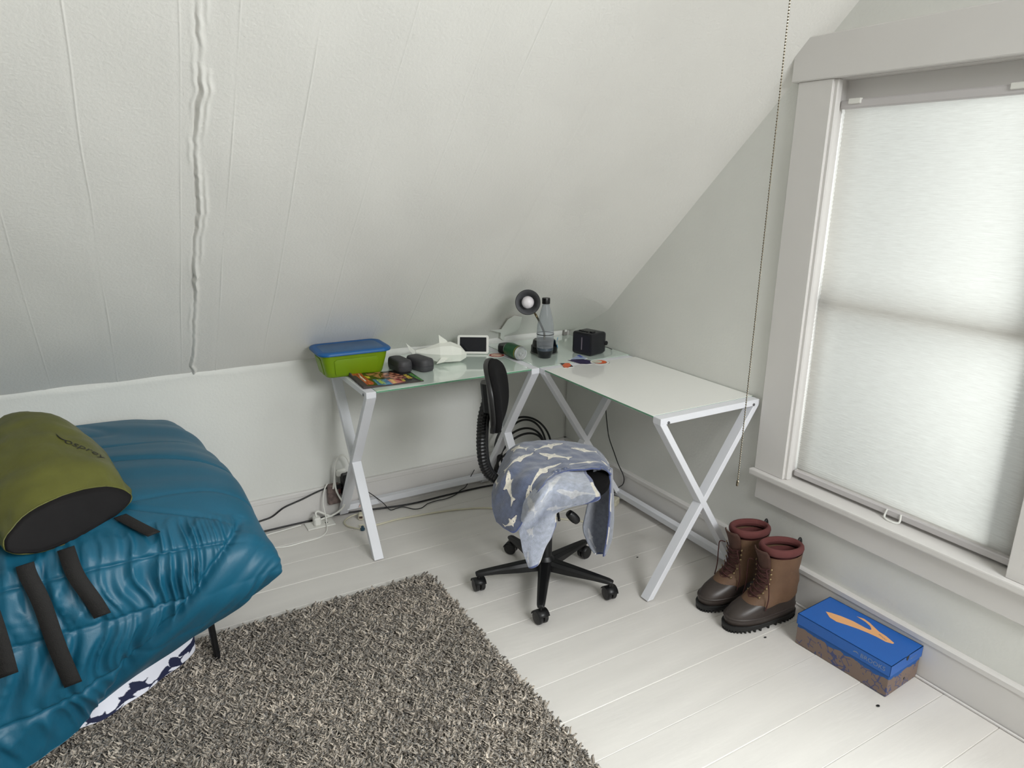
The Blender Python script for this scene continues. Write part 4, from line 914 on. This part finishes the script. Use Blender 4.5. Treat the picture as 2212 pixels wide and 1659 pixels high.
patch_poly([(-.9, .7), (-.2, 1.0), (.45, .85), (.75, .3), (.7, -.35), (.3, -.85), (-.1, -1.05), (-.6, -.75), (-.95, -.1)], .0022, CREAMS, 'face', stb, (-.62, .052), .020)
# wall plate by the corner
op = root('wall_outlet', (-.03, -.012, .77), 'small grey wall plate on the corner behind the lamp', 'outlet')
GREYP = M_('grey_plastic', (132, 128, 124), .5)
MB().lohi((-.044, -.016, .742), (-.018, -.006, .800), .002).obj('plate', GREYP, op); MB().lohi((-.038, -.019, .760), (-.024, -.015, .784), .001).obj('socket', WHITEP, op)

# black cube radio
rad = root('clock_radio', (-.150, -.395, TZ), 'black boxy clock radio with knobs on top beside the wall', 'radio', rz=math.radians(14))
Mr = mtx(rad)
NAVYB = M_('radio_black', (17, 17, 24), .38, var=.05)
rings = []
for x, s_, zs_ in ((-.062, .92, .92), (-.060, .98, .98), (-.055, 1.0, 1.0), (.030, 1.0, 1.0), (.045, .95, .93), (.058, .78, .80), (.061, .66, .7)):
    rings.append([Mr @ Vector((x, y * s_, .0545 + z * zs_)) for y, z in rr_poly(-.060, .060, -.0535, .0535, .012, 5)])
MB().loft(rings).obj('body', NAVYB, rad, angle=40)
MB().lohi((0, 0, 0), (0, 0, 0)) if False else None
mb = MB().loft([[Mr @ Vector((x, y, .0545 + z)) for y, z in rr_poly(-.048, .048, -.042, .042, .008, 4)] for x in (-.0625, -.0605)]).obj('speaker_grille', M_('grille_navy', (20, 18, 34), .7, bump=.5, bscale=700), rad, angle=40)
mb = MB().loft([[Mr @ Vector((x, y, .0545 + z)) for y, z in rr_poly(-.0022, .0022, -.030, .030, .002, 3)] for x in (-.0645, -.0620)]).obj('light_bar', M_('bar_grey', (128, 118, 128), .3), rad, angle=40)
for i, y in enumerate((.034, .019, .004, -.011)):
    MB().lathe([(.0055, 0), (.006, .001), (.0055, .0045), (.002, .005)], 14, Mr @ Matrix.Translation((-.038, y, .1078))).obj('knob', BLACKP, rad, angle=40)
MB().loft([W_(Mr, rrect(a, a * .8, .003, z, -.030, -.036)) for a, z in ((.012, .107), (.012, .1145), (.010, .1155))]).obj('snooze_button', BLACKP, rad, angle=40)
MB().lathe([(.010, 0), (.011, .001), (.010, .005), (.003, .006)], 20, Mr @ Matrix.Translation((.048, -.0575, .05)) @ Matrix.Rotation(math.pi / 2, 4, 'X')).obj('dial', BLACKP, rad, angle=40)
MB().tube(catmull([Mr @ Vector((.060, -.030, .025)), Mr @ Vector((.075, -.045, .022)), Mr @ Vector((.094, -.060, .012)), Vector((-.022, -.40, .745))], 6), .0018, 6).obj('cord', CABLE, rad, smooth=True)

# stickers on the desk
def flat(name, pos, label, layers, group=None):
    r = root(name, pos, label, 'sticker', group=group)
    z = TZ + .0001
    for nm, poly, mat in layers: MB().prism(poly, z, z + .0006).obj(nm, mat, r); z += .0005
    return r
def disc(cx, cy, r, n=28, r2=None): return [(cx + r * math.cos(2 * math.pi * k / n), cy + (r2 or r) * math.sin(2 * math.pi * k / n)) for k in range(n)]
MW = M_('sticker_white', (232, 230, 226), .4); MK = M_('sticker_black', (22, 20, 30), .4, var=.6, vscale=60); MO = M_('sticker_orange', (214, 92, 40), .4, var=.3, vscale=50); MR = M_('sticker_red', (150, 44, 34), .4, var=.5, vscale=70); MSB = M_('sticker_sky', (165, 180, 205), .4, var=.25, vscale=45); MGR = M_('sticker_grey', (150, 150, 150), .5); MPU = M_('sticker_purple', (52, 44, 78), .4, var=.7, vscale=70)
ST = D['st']
def shrink(poly, k):
    cx, cy = pts_center(poly); return [(cx + (x - cx) * k, cy + (y - cy) * k) for x, y in poly]
flat('square_sticker', (-.39, -.54, TZ), 'small square black sticker with a glowing orange planet', [('backing', ST['sq'], MW), ('night_sky', shrink(ST['sq'], .90), MK), ('planet', ST['sqo'], MO)])
flat('shield_sticker', (-.29, -.53, TZ), 'dark purple sticker lying partly under the round white one', [('backing', shrink(ST['dark'], 1.05), MW), ('print', ST['dark'], MPU)])
flat('blue_sticker', (-.27, -.49, TZ + .001), 'pale blue angular sticker tucked in front of the radio', [('backing', shrink(ST['blue'], 1.02), MW), ('print', shrink(ST['blue'], .92), MSB), ('mark', ST['bluei'], M_('sticker_blue_mark', (90, 110, 180), .4))])
c0 = ST['circ'][0]; rx = abs(ST['circ'][2][0] - ST['circ'][1][0]) / 2 or .04
cR = .047
flat('mission_sticker', (-.225, -.565, TZ + .001), 'round white sticker with black rings and an orange crescent', [('backing', disc(-.222, -.570, cR), MW), ('outer_ring', disc(-.222, -.570, cR * .97), MK), ('white_ring', disc(-.222, -.570, cR * .93), MW), ('inner_ring', disc(-.222, -.570, cR * .70), MK), ('ember', disc(-.222, -.570, cR * .66), MO), ('pale_disc', disc(-.232, -.562, cR * .50), M_('sticker_pale', (205, 205, 190), .4, var=.15, vscale=50))])
flat('oval_sticker', (-.585, -.235, TZ), 'round red and white sticker lying in front of the display', [('backing', disc(-.575, -.232, .040), MW), ('ring', disc(-.575, -.232, .036), MR), ('centre', disc(-.575, -.232, .026), M_('sticker_cream_red', (205, 170, 150), .4, var=.6, vscale=70))])
# whale-shaped decal on the slope behind the desk
dc = root('wall_decal', (-.44, -.09, .85), 'pale shark-shaped decal on the sloped wall above the puck', 'decal')
vs = [Vector(p) for p in D['decal']]; vs = [v + SN * (.012 + .012 * 0) for v in vs]
DECM = M_('decal_white', (240, 240, 234), .5)
o = mobj('decal_film', vs, [tuple(range(len(vs)))], DECM, dc); solidify(o, .001, 0)

# ------------------------------------------------------------------ cables and outlets below the desk
def cord(name, pts, r, mat, label, cat='cable', k=8, n=8, parts=None):
    o = MB().tube(catmull(pts, k), r, n).obj(name, mat, None, smooth=True); tag(o, label, cat); return o
cord('power_cord', [(-1.90, -.02, .13), (-1.78, -.022, .062), (-1.709, -.030, .056), (-1.66, -.030, .060), (-1.62, -.030, .068), (-1.569, -.030, .098), (-1.52, -.030, .112), (-1.483, -.030, .121), (-1.42, -.030, .140), (-1.362, -.034, .155), (-1.33, -.038, .158)], .0042, CABLE, 'black cord running up from the duvet to the wall outlet')
cord('floor_cable', [(-2.1, -.034, .006), (-1.70, -.034, .006), (-1.50, -.032, .006), (-1.29, -.036, .006), (-1.0, -.092, .006), (-.8, -.090, .006), (-.6, -.088, .0055), (-.50, -.10, .006)], .0045, CABLE, 'thick black cable lying along the foot of the knee wall')
cord('charging_cable', [(-1.215, -.040, .12), (-1.17, -.045, .09), (-1.12, -.09, .045), (-1.09, -.105, .006), (-1.055, -.102, .004), (-1.02, -.105, .004), (-.985, -.150, .004), (-.95, -.158, .004), (-.92, -.140, .004), (-.90, -.128, .004), (-.85, -.12, .004), (-.80, -.122, .004), (-.74, -.104, .004), (-.70, -.075, .006), (-.66, -.062, .014), (-.63, -.05, .05), (-.60, -.045, .09)], .0022, CABLE, 'thin black cord wiggling over the floor behind the chair')
cord('coaxial_cable', [(-1.271, -.185, .006), (-1.23, -.205, .005), (-1.194, -.217, .004), (-1.10, -.212, .004), (-1.00, -.222, .004), (-.887, -.238, .004), (-.78, -.265, .004), (-.655, -.322, .004), (-.50, -.47, .004), (-.42, -.58, .004), (-.364, -.625, .004), (-.33, -.66, .004), (-.25, -.62, .004), (-.12, -.60, .012)], .0042, BEIGEP, 'cream cable crossing the floor under the desk')
cc_ = cord('radio_cable', [(-.028, -.385, .735), (-.028, -.388, .50), (-.028, -.388, .43), (-.026, -.400, .36), (-.028, -.425, .29), (-.030, -.475, .225), (-.032, -.512, .180), (-.028, -.555, .128), (-.026, -.552, .085), (-.050, -.545, .066), (-.080, -.538, .032)], .0026, CABLE, 'thin black cord hanging from the radio down the window wall')
tb = root('plug_adapter', (-.075, -.55, 0), 'black plug pushed into a cream cube adapter on the floor', 'adapter')
MB().box((-.086, -.535, .016), (.030, .036, .028), Matrix.Rotation(.4, 3, 'Z'), .004).obj('plug', BLACKP, tb)
MB().box((-.098, -.580, .0185), (.050, .036, .036), Matrix.Rotation(.5, 3, 'Z'), .005).obj('adapter_body', BEIGEP, tb)
MB().tube(catmull([(-.115, -.60, .018), (-.13, -.62, .006), (-.12, -.60, .004)], 4), .003, 6).obj('lead', BEIGEP, tb)
# coil
coil = root('cable_coil', (-.36, -.14, .02), 'coiled thick black cable leaning in the corner behind the chair', 'cable')
for i, (cx, cz, rx, rz_, tl, yy) in enumerate(((-.345, .178, .172, .165, .0, -.10), (-.350, .168, .150, .168, .12, -.115), (-.375, .160, .160, .150, -.10, -.13), (-.390, .150, .150, .142, .2, -.145), (-.365, .120, .175, .112, .05, -.155))):
    pts = []
    for k in range(30):
        a = 2 * math.pi * k / 30; x = rx * math.cos(a); z = rz_ * math.sin(a)
        pts.append((cx + x * math.cos(tl) - z * math.sin(tl) * .6, yy + .03 * math.sin(a + i) - .10 * (.34 - (cz + z)) , max(.007, cz + x * math.sin(tl) + z * math.cos(tl))))
    MB().tube(catmull(pts, 3, True) + [Vector(pts[0])], .0058, 8, cap=False).obj('cable_loop', CABLE, coil, smooth=True)
# wall outlet with adapters
wo = root('wall_outlet', (-1.335, -.02, .12), 'crowded wall outlet box with adapters behind the left desk legs', 'outlet')
CAMO = M_('metal_outlet_box', (120, 104, 100), .5, metal=.3, var=.55, vscale=45)
MB().lohi((-1.366, -.050, .070), (-1.308, -.018, .166), .004).obj('box', CAMO, wo)
MB().lohi((-1.318, -.052, .118), (-1.306, -.030, .150), .003).obj('adapter', M_('dark_red_plastic', (92, 46, 46), .5), wo)
MB().lohi((-1.300, -.075, .10), (-1.262, -.022, .215), .006).obj('black_adapter', BLACKP, wo)
MB().lohi((-1.318, -.040, .195), (-1.268, -.018, .232), .008).obj('white_adapter', WHITEP, wo)
MB().lohi((-1.335, -.056, .145), (-1.300, -.034, .166), .003).obj('black_plug', BLACKP, wo)
# white power leads
cord('white_lead', [(-1.345, -.06, .155), (-1.338, -.065, .20), (-1.332, -.070, .27), (-1.315, -.072, .310), (-1.295, -.072, .318), (-1.275, -.072, .30), (-1.262, -.070, .26)], .0042, WHITEP, 'thick white lead looping above the wall outlet', k=8)
cord('white_extension_lead', [(-1.336, -.062, .20), (-1.334, -.070, .15), (-1.318, -.085, .105), (-1.305, -.090, .085), (-1.32, -.085, .055), (-1.36, -.075, .030), (-1.40, -.070, .022), (-1.43, -.078, .02), (-1.44, -.082, .022)], .0044, WHITEP, 'thick white lead curving down to the floor socket', k=8)
cord('thin_white_cord', [(-1.362, -.030, .172), (-1.382, -.040, .145), (-1.394, -.055, .09), (-1.392, -.075, .035), (-1.398, -.105, .012), (-1.415, -.165, .004), (-1.459, -.205, .003), (-1.54, -.212, .003), (-1.60, -.216, .003), (-1.655, -.200, .003), (-1.690, -.160, .003), (-1.695, -.105, .003), (-1.66, -.070, .003), (-1.60, -.062, .003), (-1.50, -.050, .004)], .0030, WHITEP, 'thin white cord looping across the floor beside the socket plate', k=8)
fp = root('floor_outlet', (-1.42, -.085, 0), 'white socket plate set on the floor by the knee wall', 'outlet')
MB().lohi((-1.486, -.118, .0), (-1.358, -.046, .006), .002).obj('plate', WHITEP, fp)
MB().lohi((-1.452, -.105, .005), (-1.420, -.065, .045), .006).obj('plug', WHITEP, fp)
MB().lohi((-1.408, -.096, .006), (-1.380, -.072, .009), .001).obj('socket_face', WHITEP, fp)
for x in (-1.400, -1.390): MB().lohi((x - .002, -.0965, .0088), (x + .002, -.088, .0095)).obj('slot', BLACKP, fp)
MB().tube(catmull([(-1.436, -.085, .044), (-1.438, -.080, .062), (-1.425, -.072, .064), (-1.405, -.068, .050), (-1.385, -.066, .034), (-1.36, -.068, .022)], 6), .0048, 8).obj('lead', WHITEP, fp, smooth=True)
sc = root('extension_socket', (-1.245, -.12, 0), 'cream extension lead end lying behind the left desk leg', 'extension lead')
MB().box((-1.238, -.118, .016), (.024, .040, .026), Matrix.Rotation(-.35, 3, 'Z'), .004).obj('socket_end', BEIGEP, sc)
MB().box((-1.2455, -.1385, .018), (.015, .002, .010), Matrix.Rotation(-.35, 3, 'Z')).obj('slot', M_('slot_brown', (70, 50, 45), .6), sc)
MB().tube(catmull([(-1.232, -.10, .016), (-1.25, -.085, .012), (-1.285, -.085, .006), (-1.318, -.115, .005), (-1.32, -.16, .005), (-1.295, -.20, .005), (-1.275, -.222, .006)], 6), .0035, 8).obj('lead', BEIGEP, sc, smooth=True)
MB().lathe([(.010, 0), (.011, .008), (.007, .010), (.006, .020), (.002, .021)], 14, Matrix.Translation((-1.268, -.228, .001))).obj('blue_cap', M_('teal_plastic', (34, 64, 80), .5), sc, angle=40)
pn = root('paper_note', (-1.215, -.07, .03), 'pinkish paper tag hanging behind the left desk leg', 'paper')
o = mobj('tag', [(-1.232, -.075, .040), (-1.200, -.072, .036), (-1.196, -.066, .092), (-1.205, -.064, .098)], [(0, 1, 2, 3)], M_('pink_paper', (222, 188, 176), .7), pn); solidify(o, .001)
# specks on the floor
for p, s_, lb in (((-.328, -1.03), .004, 'dark speck on the floor between chair and boots'), ((-.257, -2.083), .005, 'dark crumb on the floor in front of the shoe box'), ((-.29, -1.678), .004, 'tiny dark crumb on the floor just beside the boots')):
    o = MB().loft([[(p[0] + s_ * r_ * math.cos(a) * 1.4, p[1] + s_ * r_ * math.sin(a), z) for a in np.linspace(0, 6.283, 8)[:-1]] for r_, z in ((.8, .0002), (1, .001), (.5, .0025))]).obj('crumb', BLACKP); tag(o, lb, 'crumb')

# ------------------------------------------------------------------ boots
RUB = M_('boot_rubber', (54, 46, 42), .42, var=.12, vscale=12, bump=.1, bscale=60); SOLE = M_('boot_sole', (20, 20, 20), .6)
LEA = M_('boot_leather', (98, 72, 52), .7, var=.22, vscale=14, bump=.4, bscale=45); LEAD = M_('boot_leather_dark', (70, 44, 34), .75, var=.2, vscale=20, bump=.4, bscale=60)
LIN = M_('boot_liner', (92, 46, 44), .85, var=.1, vscale=30); LACE = M_('boot_lace', (62, 26, 24), .8); EYE = M_('eyelet', (150, 130, 100), .35, metal=.9)
def boot(pos, rz, label, tilt=0.0):
    b_ = root('winter_boot', (pos[0], pos[1], 0), label, 'boot', rz=rz, group='pair of winter boots under the window')
    M = mtx(b_)
    def ring(z, xf, xb, hw, k=0.0, n=40, tip=2.75, heelw=.84, dz=lambda x: 0):
        out = []; L_ = xf - xb; cx = (xf + xb) / 2
        for i in range(n):
            a = 2 * math.pi * i / n; c, s = math.cos(a), math.sin(a)
            x = cx + L_ / 2 * math.copysign(abs(c) ** (2 / tip), c); u = (x - xb) / L_
            wz = hw * (heelw + (1 - heelw) * math.sin(min(1, max(0, (u - .15) / .75)) * math.pi / 2) - k * math.exp(-((u - .38) / .14) ** 2))
            y = wz * math.copysign(abs(s) ** (2 / 2.2), s)
            out.append(M @ Vector((x, y, z + dz(x))))
        return out
    # sole with lugs
    MB().loft([ring(.008, .205, -.098, .055, .10), ring(.011, .212, -.103, .058, .10), ring(.026, .214, -.103, .059, .08), ring(.028, .208, -.100, .057, .08)]).obj('sole', SOLE, b_, angle=40)
    mb = MB()
    for i in range(44):
        a = 2 * math.pi * i / 44; r0 = ring(.0, .213, -.104, .0585, .10, 44)[i]; r1 = ring(.0, .190, -.08, .040, .10, 44)[i]
        c_ = (r0 * .60 + r1 * .40); d = (r0 - r1).normalized(); th = math.atan2(d.y, d.x)
        mb.box((c_.x, c_.y, .007), (.013, .0060, .012), Matrix.Rotation(th, 3, 'Z'))
    o = mb.obj('tread_lugs', SOLE, b_)
    tz = lambda x: max(0, (x - .03)) * .03
    MB().loft([ring(.027, .205, -.098, .0560, .06), ring(.045, .207, -.097, .0575, .05), ring(.060, .200, -.095, .0570, .03), ring(.075, .184, -.094, .0560, .02), ring(.088, .160, -.093, .0545, .0), ring(.100, .132, -.092, .0525), ring(.112, .100, -.090, .0500), ring(.120, .07, -.088, .0485)]).obj('rubber_shell', [RUB, SOLE], b_, smooth=True)
    Mi = M.inverted()
    for f_ in b_.children[-1].data.polygons:
        q = Mi @ (mtx(b_) @ f_.center); f_.material_index = 1 if q.x < -.01 + (q.z - .06) * .5 else 0
    MB().loft([ring(.050, .2085, -.0985, .0588, .05), ring(.053, .2095, -.0990, .0592, .05), ring(.056, .2070, -.0980, .0585, .05)]).obj('rubber_welt', RUB, b_, smooth=True)
    # leather: lower edge dips over the vamp, shaft above
    def lr(z, xf, xb, hw, n=40, wr=0.0):
        out = ring(z, xf, xb, hw, 0, n, 2.2, .88)
        if wr:
            Minv = M.inverted(); o2 = []
            for p in out:
                q = Minv @ p; f_ = 1 + wr * noise.noise(Vector((q.x * 16, q.y * 16, q.z * 30 + pos[1] * 9))); o2.append(M @ Vector((q.x * f_, q.y * f_, q.z)))
            out = o2
        return out
    low = ring(.096, .146, -.0955, .0570, 0, 40, 2.2, .88); Mi = M.inverted(); low2 = []
    for p in low:
        q = Mi @ p; low2.append(M @ Vector((q.x, q.y, .096 - .012 * max(0, q.x) / .14 + .004 * math.sin(q.x * 60))))
    MB().loft([low2, lr(.108, .126, -.0955, .0565, wr=.05), lr(.122, .102, -.0945, .0555, wr=.08), lr(.138, .084, -.093, .0545, wr=.10), lr(.155, .072, -.091, .0540, wr=.10), lr(.175, .066, -.089, .0545, wr=.08), lr(.200, .065, -.088, .0560, wr=.06), lr(.230, .066, -.089, .0575, wr=.05), lr(.252, .067, -.091, .0590, wr=.04), lr(.272, .068, -.094, .0610, wr=.02)], cap=False).obj('leather_upper', LEA, b_, smooth=True)
    solidify(b_.children[-1], .003, -1)
    # tongue gusset and flap in front
    tg = []
    for z, x, hw in ((.118, .108, .020), (.140, .088, .024), (.165, .074, .027), (.195, .0715, .029), (.225, .074, .030), (.252, .079, .032), (.272, .086, .036), (.290, .096, .036), (.300, .100, .030)):
        tg.append([M @ Vector((x - .010 * (t_ / 1.0) ** 2 * 1.6 + .0015 * math.sin(z * 300), hw * t_, z)) for t_ in np.linspace(-1, 1, 11)])
    o = npmesh('tongue', np.array([[tuple(p) for p in r] for r in tg]), grid_faces(len(tg), 11), LEAD, b_); solidify(o, .005, 0)
    o['label'] = 'dark folded leather tongue'
    # felt liner roll and inside
    col_ = []
    for k in range(11):
        a = math.pi * 2 * k / 10; r_ = .0125
        col_.append((.277 + r_ * 1.25 * math.sin(a), -r_ * .8 * math.cos(a)))
    rings = [ring(z + .0, .074 + d - .006, -.090 - d + .004, .0560 + d - .003, 0, 40, 2.2, .9) for z, d in col_]
    Mi = M.inverted(); rr2 = []
    for r in rings:
        q2 = []
        for p in r:
            q = Mi @ p; q2.append(M @ Vector((q.x, q.y, q.z + .10 * q.x * .8 + .012)))
        rr2.append(q2)
    MB().loft(rr2, cap=False).obj('liner_collar', LIN, b_, smooth=True)
    MB().loft([ring(.270, .052, -.072, .042, 0, 40, 2.2, .9), ring(.20, .050, -.070, .040, 0, 40, 2.2, .9), ring(.14, .05, -.07, .038, 0, 40, 2.2, .9)], cap=False).obj('liner_inside', LIN, b_, smooth=True)
    MB().lohi((0, 0, 0), (0, 0, 0)) if False else None
    MB().add(ring(.141, .049, -.069, .037, 0, 40, 2.2, .9), [tuple(range(40))]).obj('insole', SOLE, b_)
    # laces and eyelets
    zs_ = [.122, .138, .154, .172, .192, .212, .232]; xf_ = [.102, .089, .077, .070, .068, .069, .071]
    for i, (z, x) in enumerate(zip(zs_, xf_)):
        hw = .026 + .010 * (z - .12) / .12
        for s_ in (-1, 1):
            MB().lathe([(.0035, 0), (.0045, .001), (.0035, .003), (.001, .0032)], 10, M @ Matrix.Translation((x - .008, s_ * (hw + .004), z)) @ Matrix.Rotation(s_ * -1.1, 4, 'X') @ Matrix.Rotation(.9, 4, 'Y')).obj('eyelet', EYE, b_, smooth=True)
        if i < 6:
            z2, x2 = zs_[i + 1], xf_[i + 1]
            for s_ in (-1, 1):
                MB().tube(catmull([M @ Vector((x - .004, s_ * hw, z)), M @ Vector(((x + x2) / 2 + .012, 0, (z + z2) / 2 + .003 * s_)), M @ Vector((x2 - .004, -s_ * hw, z2))], 5), .0021, 6).obj('lace', LACE, b_, smooth=True)
    for s_ in (1, -1):
        MB().tube(catmull([M @ Vector((.075, s_ * .035, .234)), M @ Vector((.092, s_ * .046, .236)), M @ Vector((.085, s_ * .056, .19)), M @ Vector((.080, s_ * .060, .13)), M @ Vector((.088, s_ * .060, .085))], 6), .0021, 6).obj('lace', LACE, b_, smooth=True)
    for s_ in (-1, 1):
        MB().tube(catmull([M @ Vector((.088, s_ * .028, .11)), M @ Vector((.115, s_ * .012, .108)), M @ Vector((.105, -s_ * .018, .122))], 5), .0022, 6).obj('lace', LACE, b_, smooth=True)
    MB().tube(catmull([M @ Vector((-.090, -.012, .25)), M @ Vector((-.106, -.012, .275)), M @ Vector((-.100, -.010, .300)), M @ Vector((-.088, -.008, .285))], 5), .0055, 6).obj('pull_loop', SOLE, b_, smooth=True)
    return b_
boot((-.175, -1.605, 0), math.radians(171), 'brown leather winter boot with rubber shell standing nearer the shoe box')
boot((-.165, -1.452, 0), math.radians(176), 'winter boot half hidden behind its mate next to the desk leg')

# ------------------------------------------------------------------ shoe box
KRAFT = bpy.data.materials.new('printed_kraft_board'); KRAFT.use_nodes = True; nt = KRAFT.node_tree; N = nt.nodes; L = nt.links; pb = N['Principled BSDF']; pb.inputs['Roughness'].default_value = .7
tc = N.new('ShaderNodeTexCoord'); sx = N.new('ShaderNodeSeparateXYZ'); L.new(tc.outputs['Object'], sx.inputs[0])
n1 = N.new('ShaderNodeTexNoise'); n1.inputs['Scale'].default_value = 26; n1.inputs['Detail'].default_value = 4; L.new(tc.outputs['Object'], n1.inputs['Vector'])
v1 = N.new('ShaderNodeTexVoronoi'); v1.inputs['Scale'].default_value = 48; v1.feature = 'DISTANCE_TO_EDGE'; L.new(tc.outputs['Object'], v1.inputs['Vector'])
v2 = N.new('ShaderNodeTexVoronoi'); v2.inputs['Scale'].default_value = 60; L.new(tc.outputs['Object'], v2.inputs['Vector'])
def mathn(op, a, b_=None):
    m = N.new('ShaderNodeMath'); m.operation = op
    for i, x in enumerate((a, b_)):
        if x is None: continue
        if isinstance(x, (int, float)): m.inputs[i].default_value = x
        else: L.new(x, m.inputs[i])
    return m.outputs[0]
line = mathn('LESS_THAN', v1.outputs['Distance'], .06); spots_ = mathn('LESS_THAN', v2.outputs['Distance'], .22); nm = mathn('GREATER_THAN', n1.outputs['Fac'], .5)
msk = mathn('MAXIMUM', mathn('MULTIPLY', line, nm), mathn('MULTIPLY', spots_, mathn('GREATER_THAN', n1.outputs['Fac'], .54)))
mixc = N.new('ShaderNodeMix'); mixc.data_type = 'RGBA'; mixc.inputs[6].default_value = (*lin((122, 104, 94)), 1); mixc.inputs[7].default_value = (*lin((48, 68, 118)), 1); L.new(mathn('MULTIPLY', msk, .8), mixc.inputs[0])
ztop = mathn('GREATER_THAN', mathn('ADD', sx.outputs['Z'], mathn('MULTIPLY', mathn('SUBTRACT', n1.outputs['Fac'], .5), .035)), .062)
mix2 = N.new('ShaderNodeMix'); mix2.data_type = 'RGBA'; L.new(ztop, mix2.inputs[0]); L.new(mixc.outputs[2], mix2.inputs[6]); mix2.inputs[7].default_value = (*lin((24, 82, 150)), 1); L.new(mix2.outputs[2], pb.inputs['Base Color'])
LIDB = M_('blue_lid_board', (28, 92, 172), .42, var=.03)
sb = root('shoe_box', (-.121, -1.905, 0), 'blue-lidded running shoe box with an orange swoosh by the baseboard', 'shoe box', rz=math.radians(3.2))
MS_ = mtx(sb); hx, hy = .0905, .162
MB().lohi((-hx, -hy, .001), (hx, hy, .105), .0015).v
mb = MB().lohi((-hx, -hy, .001), (hx, hy, .105), .0015); MBx = MB(); MBx.add([MS_ @ v for v in mb.v], mb.f); MBx.obj('carton', KRAFT, sb)
# lid: curled flap at the near end, notch in the end face
h0, h1 = .078, .1165; lx, ly = hx + .003, hy + .003
mb = MB(); mb.lohi((-lx, -ly, h0), (-lx + .0018, ly, h1)); mb.lohi((lx - .0018, -ly, h0), (lx, ly, h1)); mb.lohi((-lx, ly - .0018, h0), (lx, ly, h1)); mb.lohi((-lx, -ly, h1 - .0018), (lx, ly, h1))
mb.prism([(-lx, h0), (lx, h0), (lx, h1), (.008, h1), (.006, h1 - .012), (0, h1 - .016), (-.006, h1 - .012), (-.008, h1), (-lx, h1)], -.0009, .0009, Matrix.Translation((0, -ly + .0009, 0)) @ Matrix.Rotation(math.pi / 2, 4, 'X'))
MBx = MB(); MBx.add([MS_ @ v for v in mb.v], mb.f); MBx.obj('lid', LIDB, sb)
mb = MB(); hole = [(-.008, h1 + .0002), (.008, h1 + .0002), (.0062, h1 - .012), (0, h1 - .0165), (-.0062, h1 - .012)]
mb.prism(hole, -.0004, .0004, Matrix.Translation((0, -ly - .0003, 0)) @ Matrix.Rotation(math.pi / 2, 4, 'X')); MBx = MB(); MBx.add([MS_ @ v for v in mb.v], mb.f); MBx.obj('finger_notch', BLACKP, sb)
ORG = M_('orange_print', (224, 166, 112), .45); GP = M_('grey_print', (120, 136, 160), .5); DB = M_('small_print', (70, 80, 110), .5)
MB().prism(D['logo'], .1166, .1171).obj('printed_emblem', ORG, sb)
def lid_text(body, size, origin, dx, dy, mat, name='lettering'):
    tv, tf = text_mesh(body, size); dx = Vector(dx); dy = Vector(dy)
    mobj(name, [MS_ @ (Vector(origin) + dx * v.x + dy * v.y) for v in tv], tf, mat, sb)
lid_text('BROOKS', .021, (-lx - .0006, -.066, .0885), (0, -1, 0), (0, 0, 1), GP)
sw = [(0, .0), (.010, .0035), (.020, .0010), (.012, .0075), (.003, .0055)]
mobj('small_emblem', [MS_ @ Vector((-lx - .0006, -.041 - x * 1.05, .0935 + y)) for x, y in sw], [tuple(range(5))], GP, sb)
lid_text('BROOKS', .008, (.028, -ly - .0006, .096), (1, 0, 0), (0, 0, 1), GP)
mobj('small_emblem', [MS_ @ Vector((.018 + x * .5, -ly - .0006, .094 + y * 1.2)) for x, y in sw], [tuple(range(5))], GP, sb)
# tiny line of print at the emblem's tip
e0 = Vector(D['logo'][14] + [.1173]); e1 = Vector(D['logo'][15] + [.1173]); dxx = (e1 - e0).normalized(); dyy = Vector((-dxx.y, dxx.x, 0))
tv, tf = text_mesh('BROOKS', .0085)
c_ = Vector((sum(D['logo'][i][0] for i in (13, 14, 17, 18)) / 4, sum(D['logo'][i][1] for i in (13, 14, 17, 18)) / 4, .1173))
mobj('small_lettering', [c_ - dxx * .012 + dxx * v.x + dyy * (v.y - .003) for v in tv], tf, DB, sb)
mb = MB(); mb.lathe([(.0045, 0), (.0045, .0008)], 14, MS_ @ Matrix.Translation((.008, -hy - .0003, .028)) @ Matrix.Rotation(math.pi / 2, 4, 'X')); mb.obj('vent_hole', BLACKP, sb)
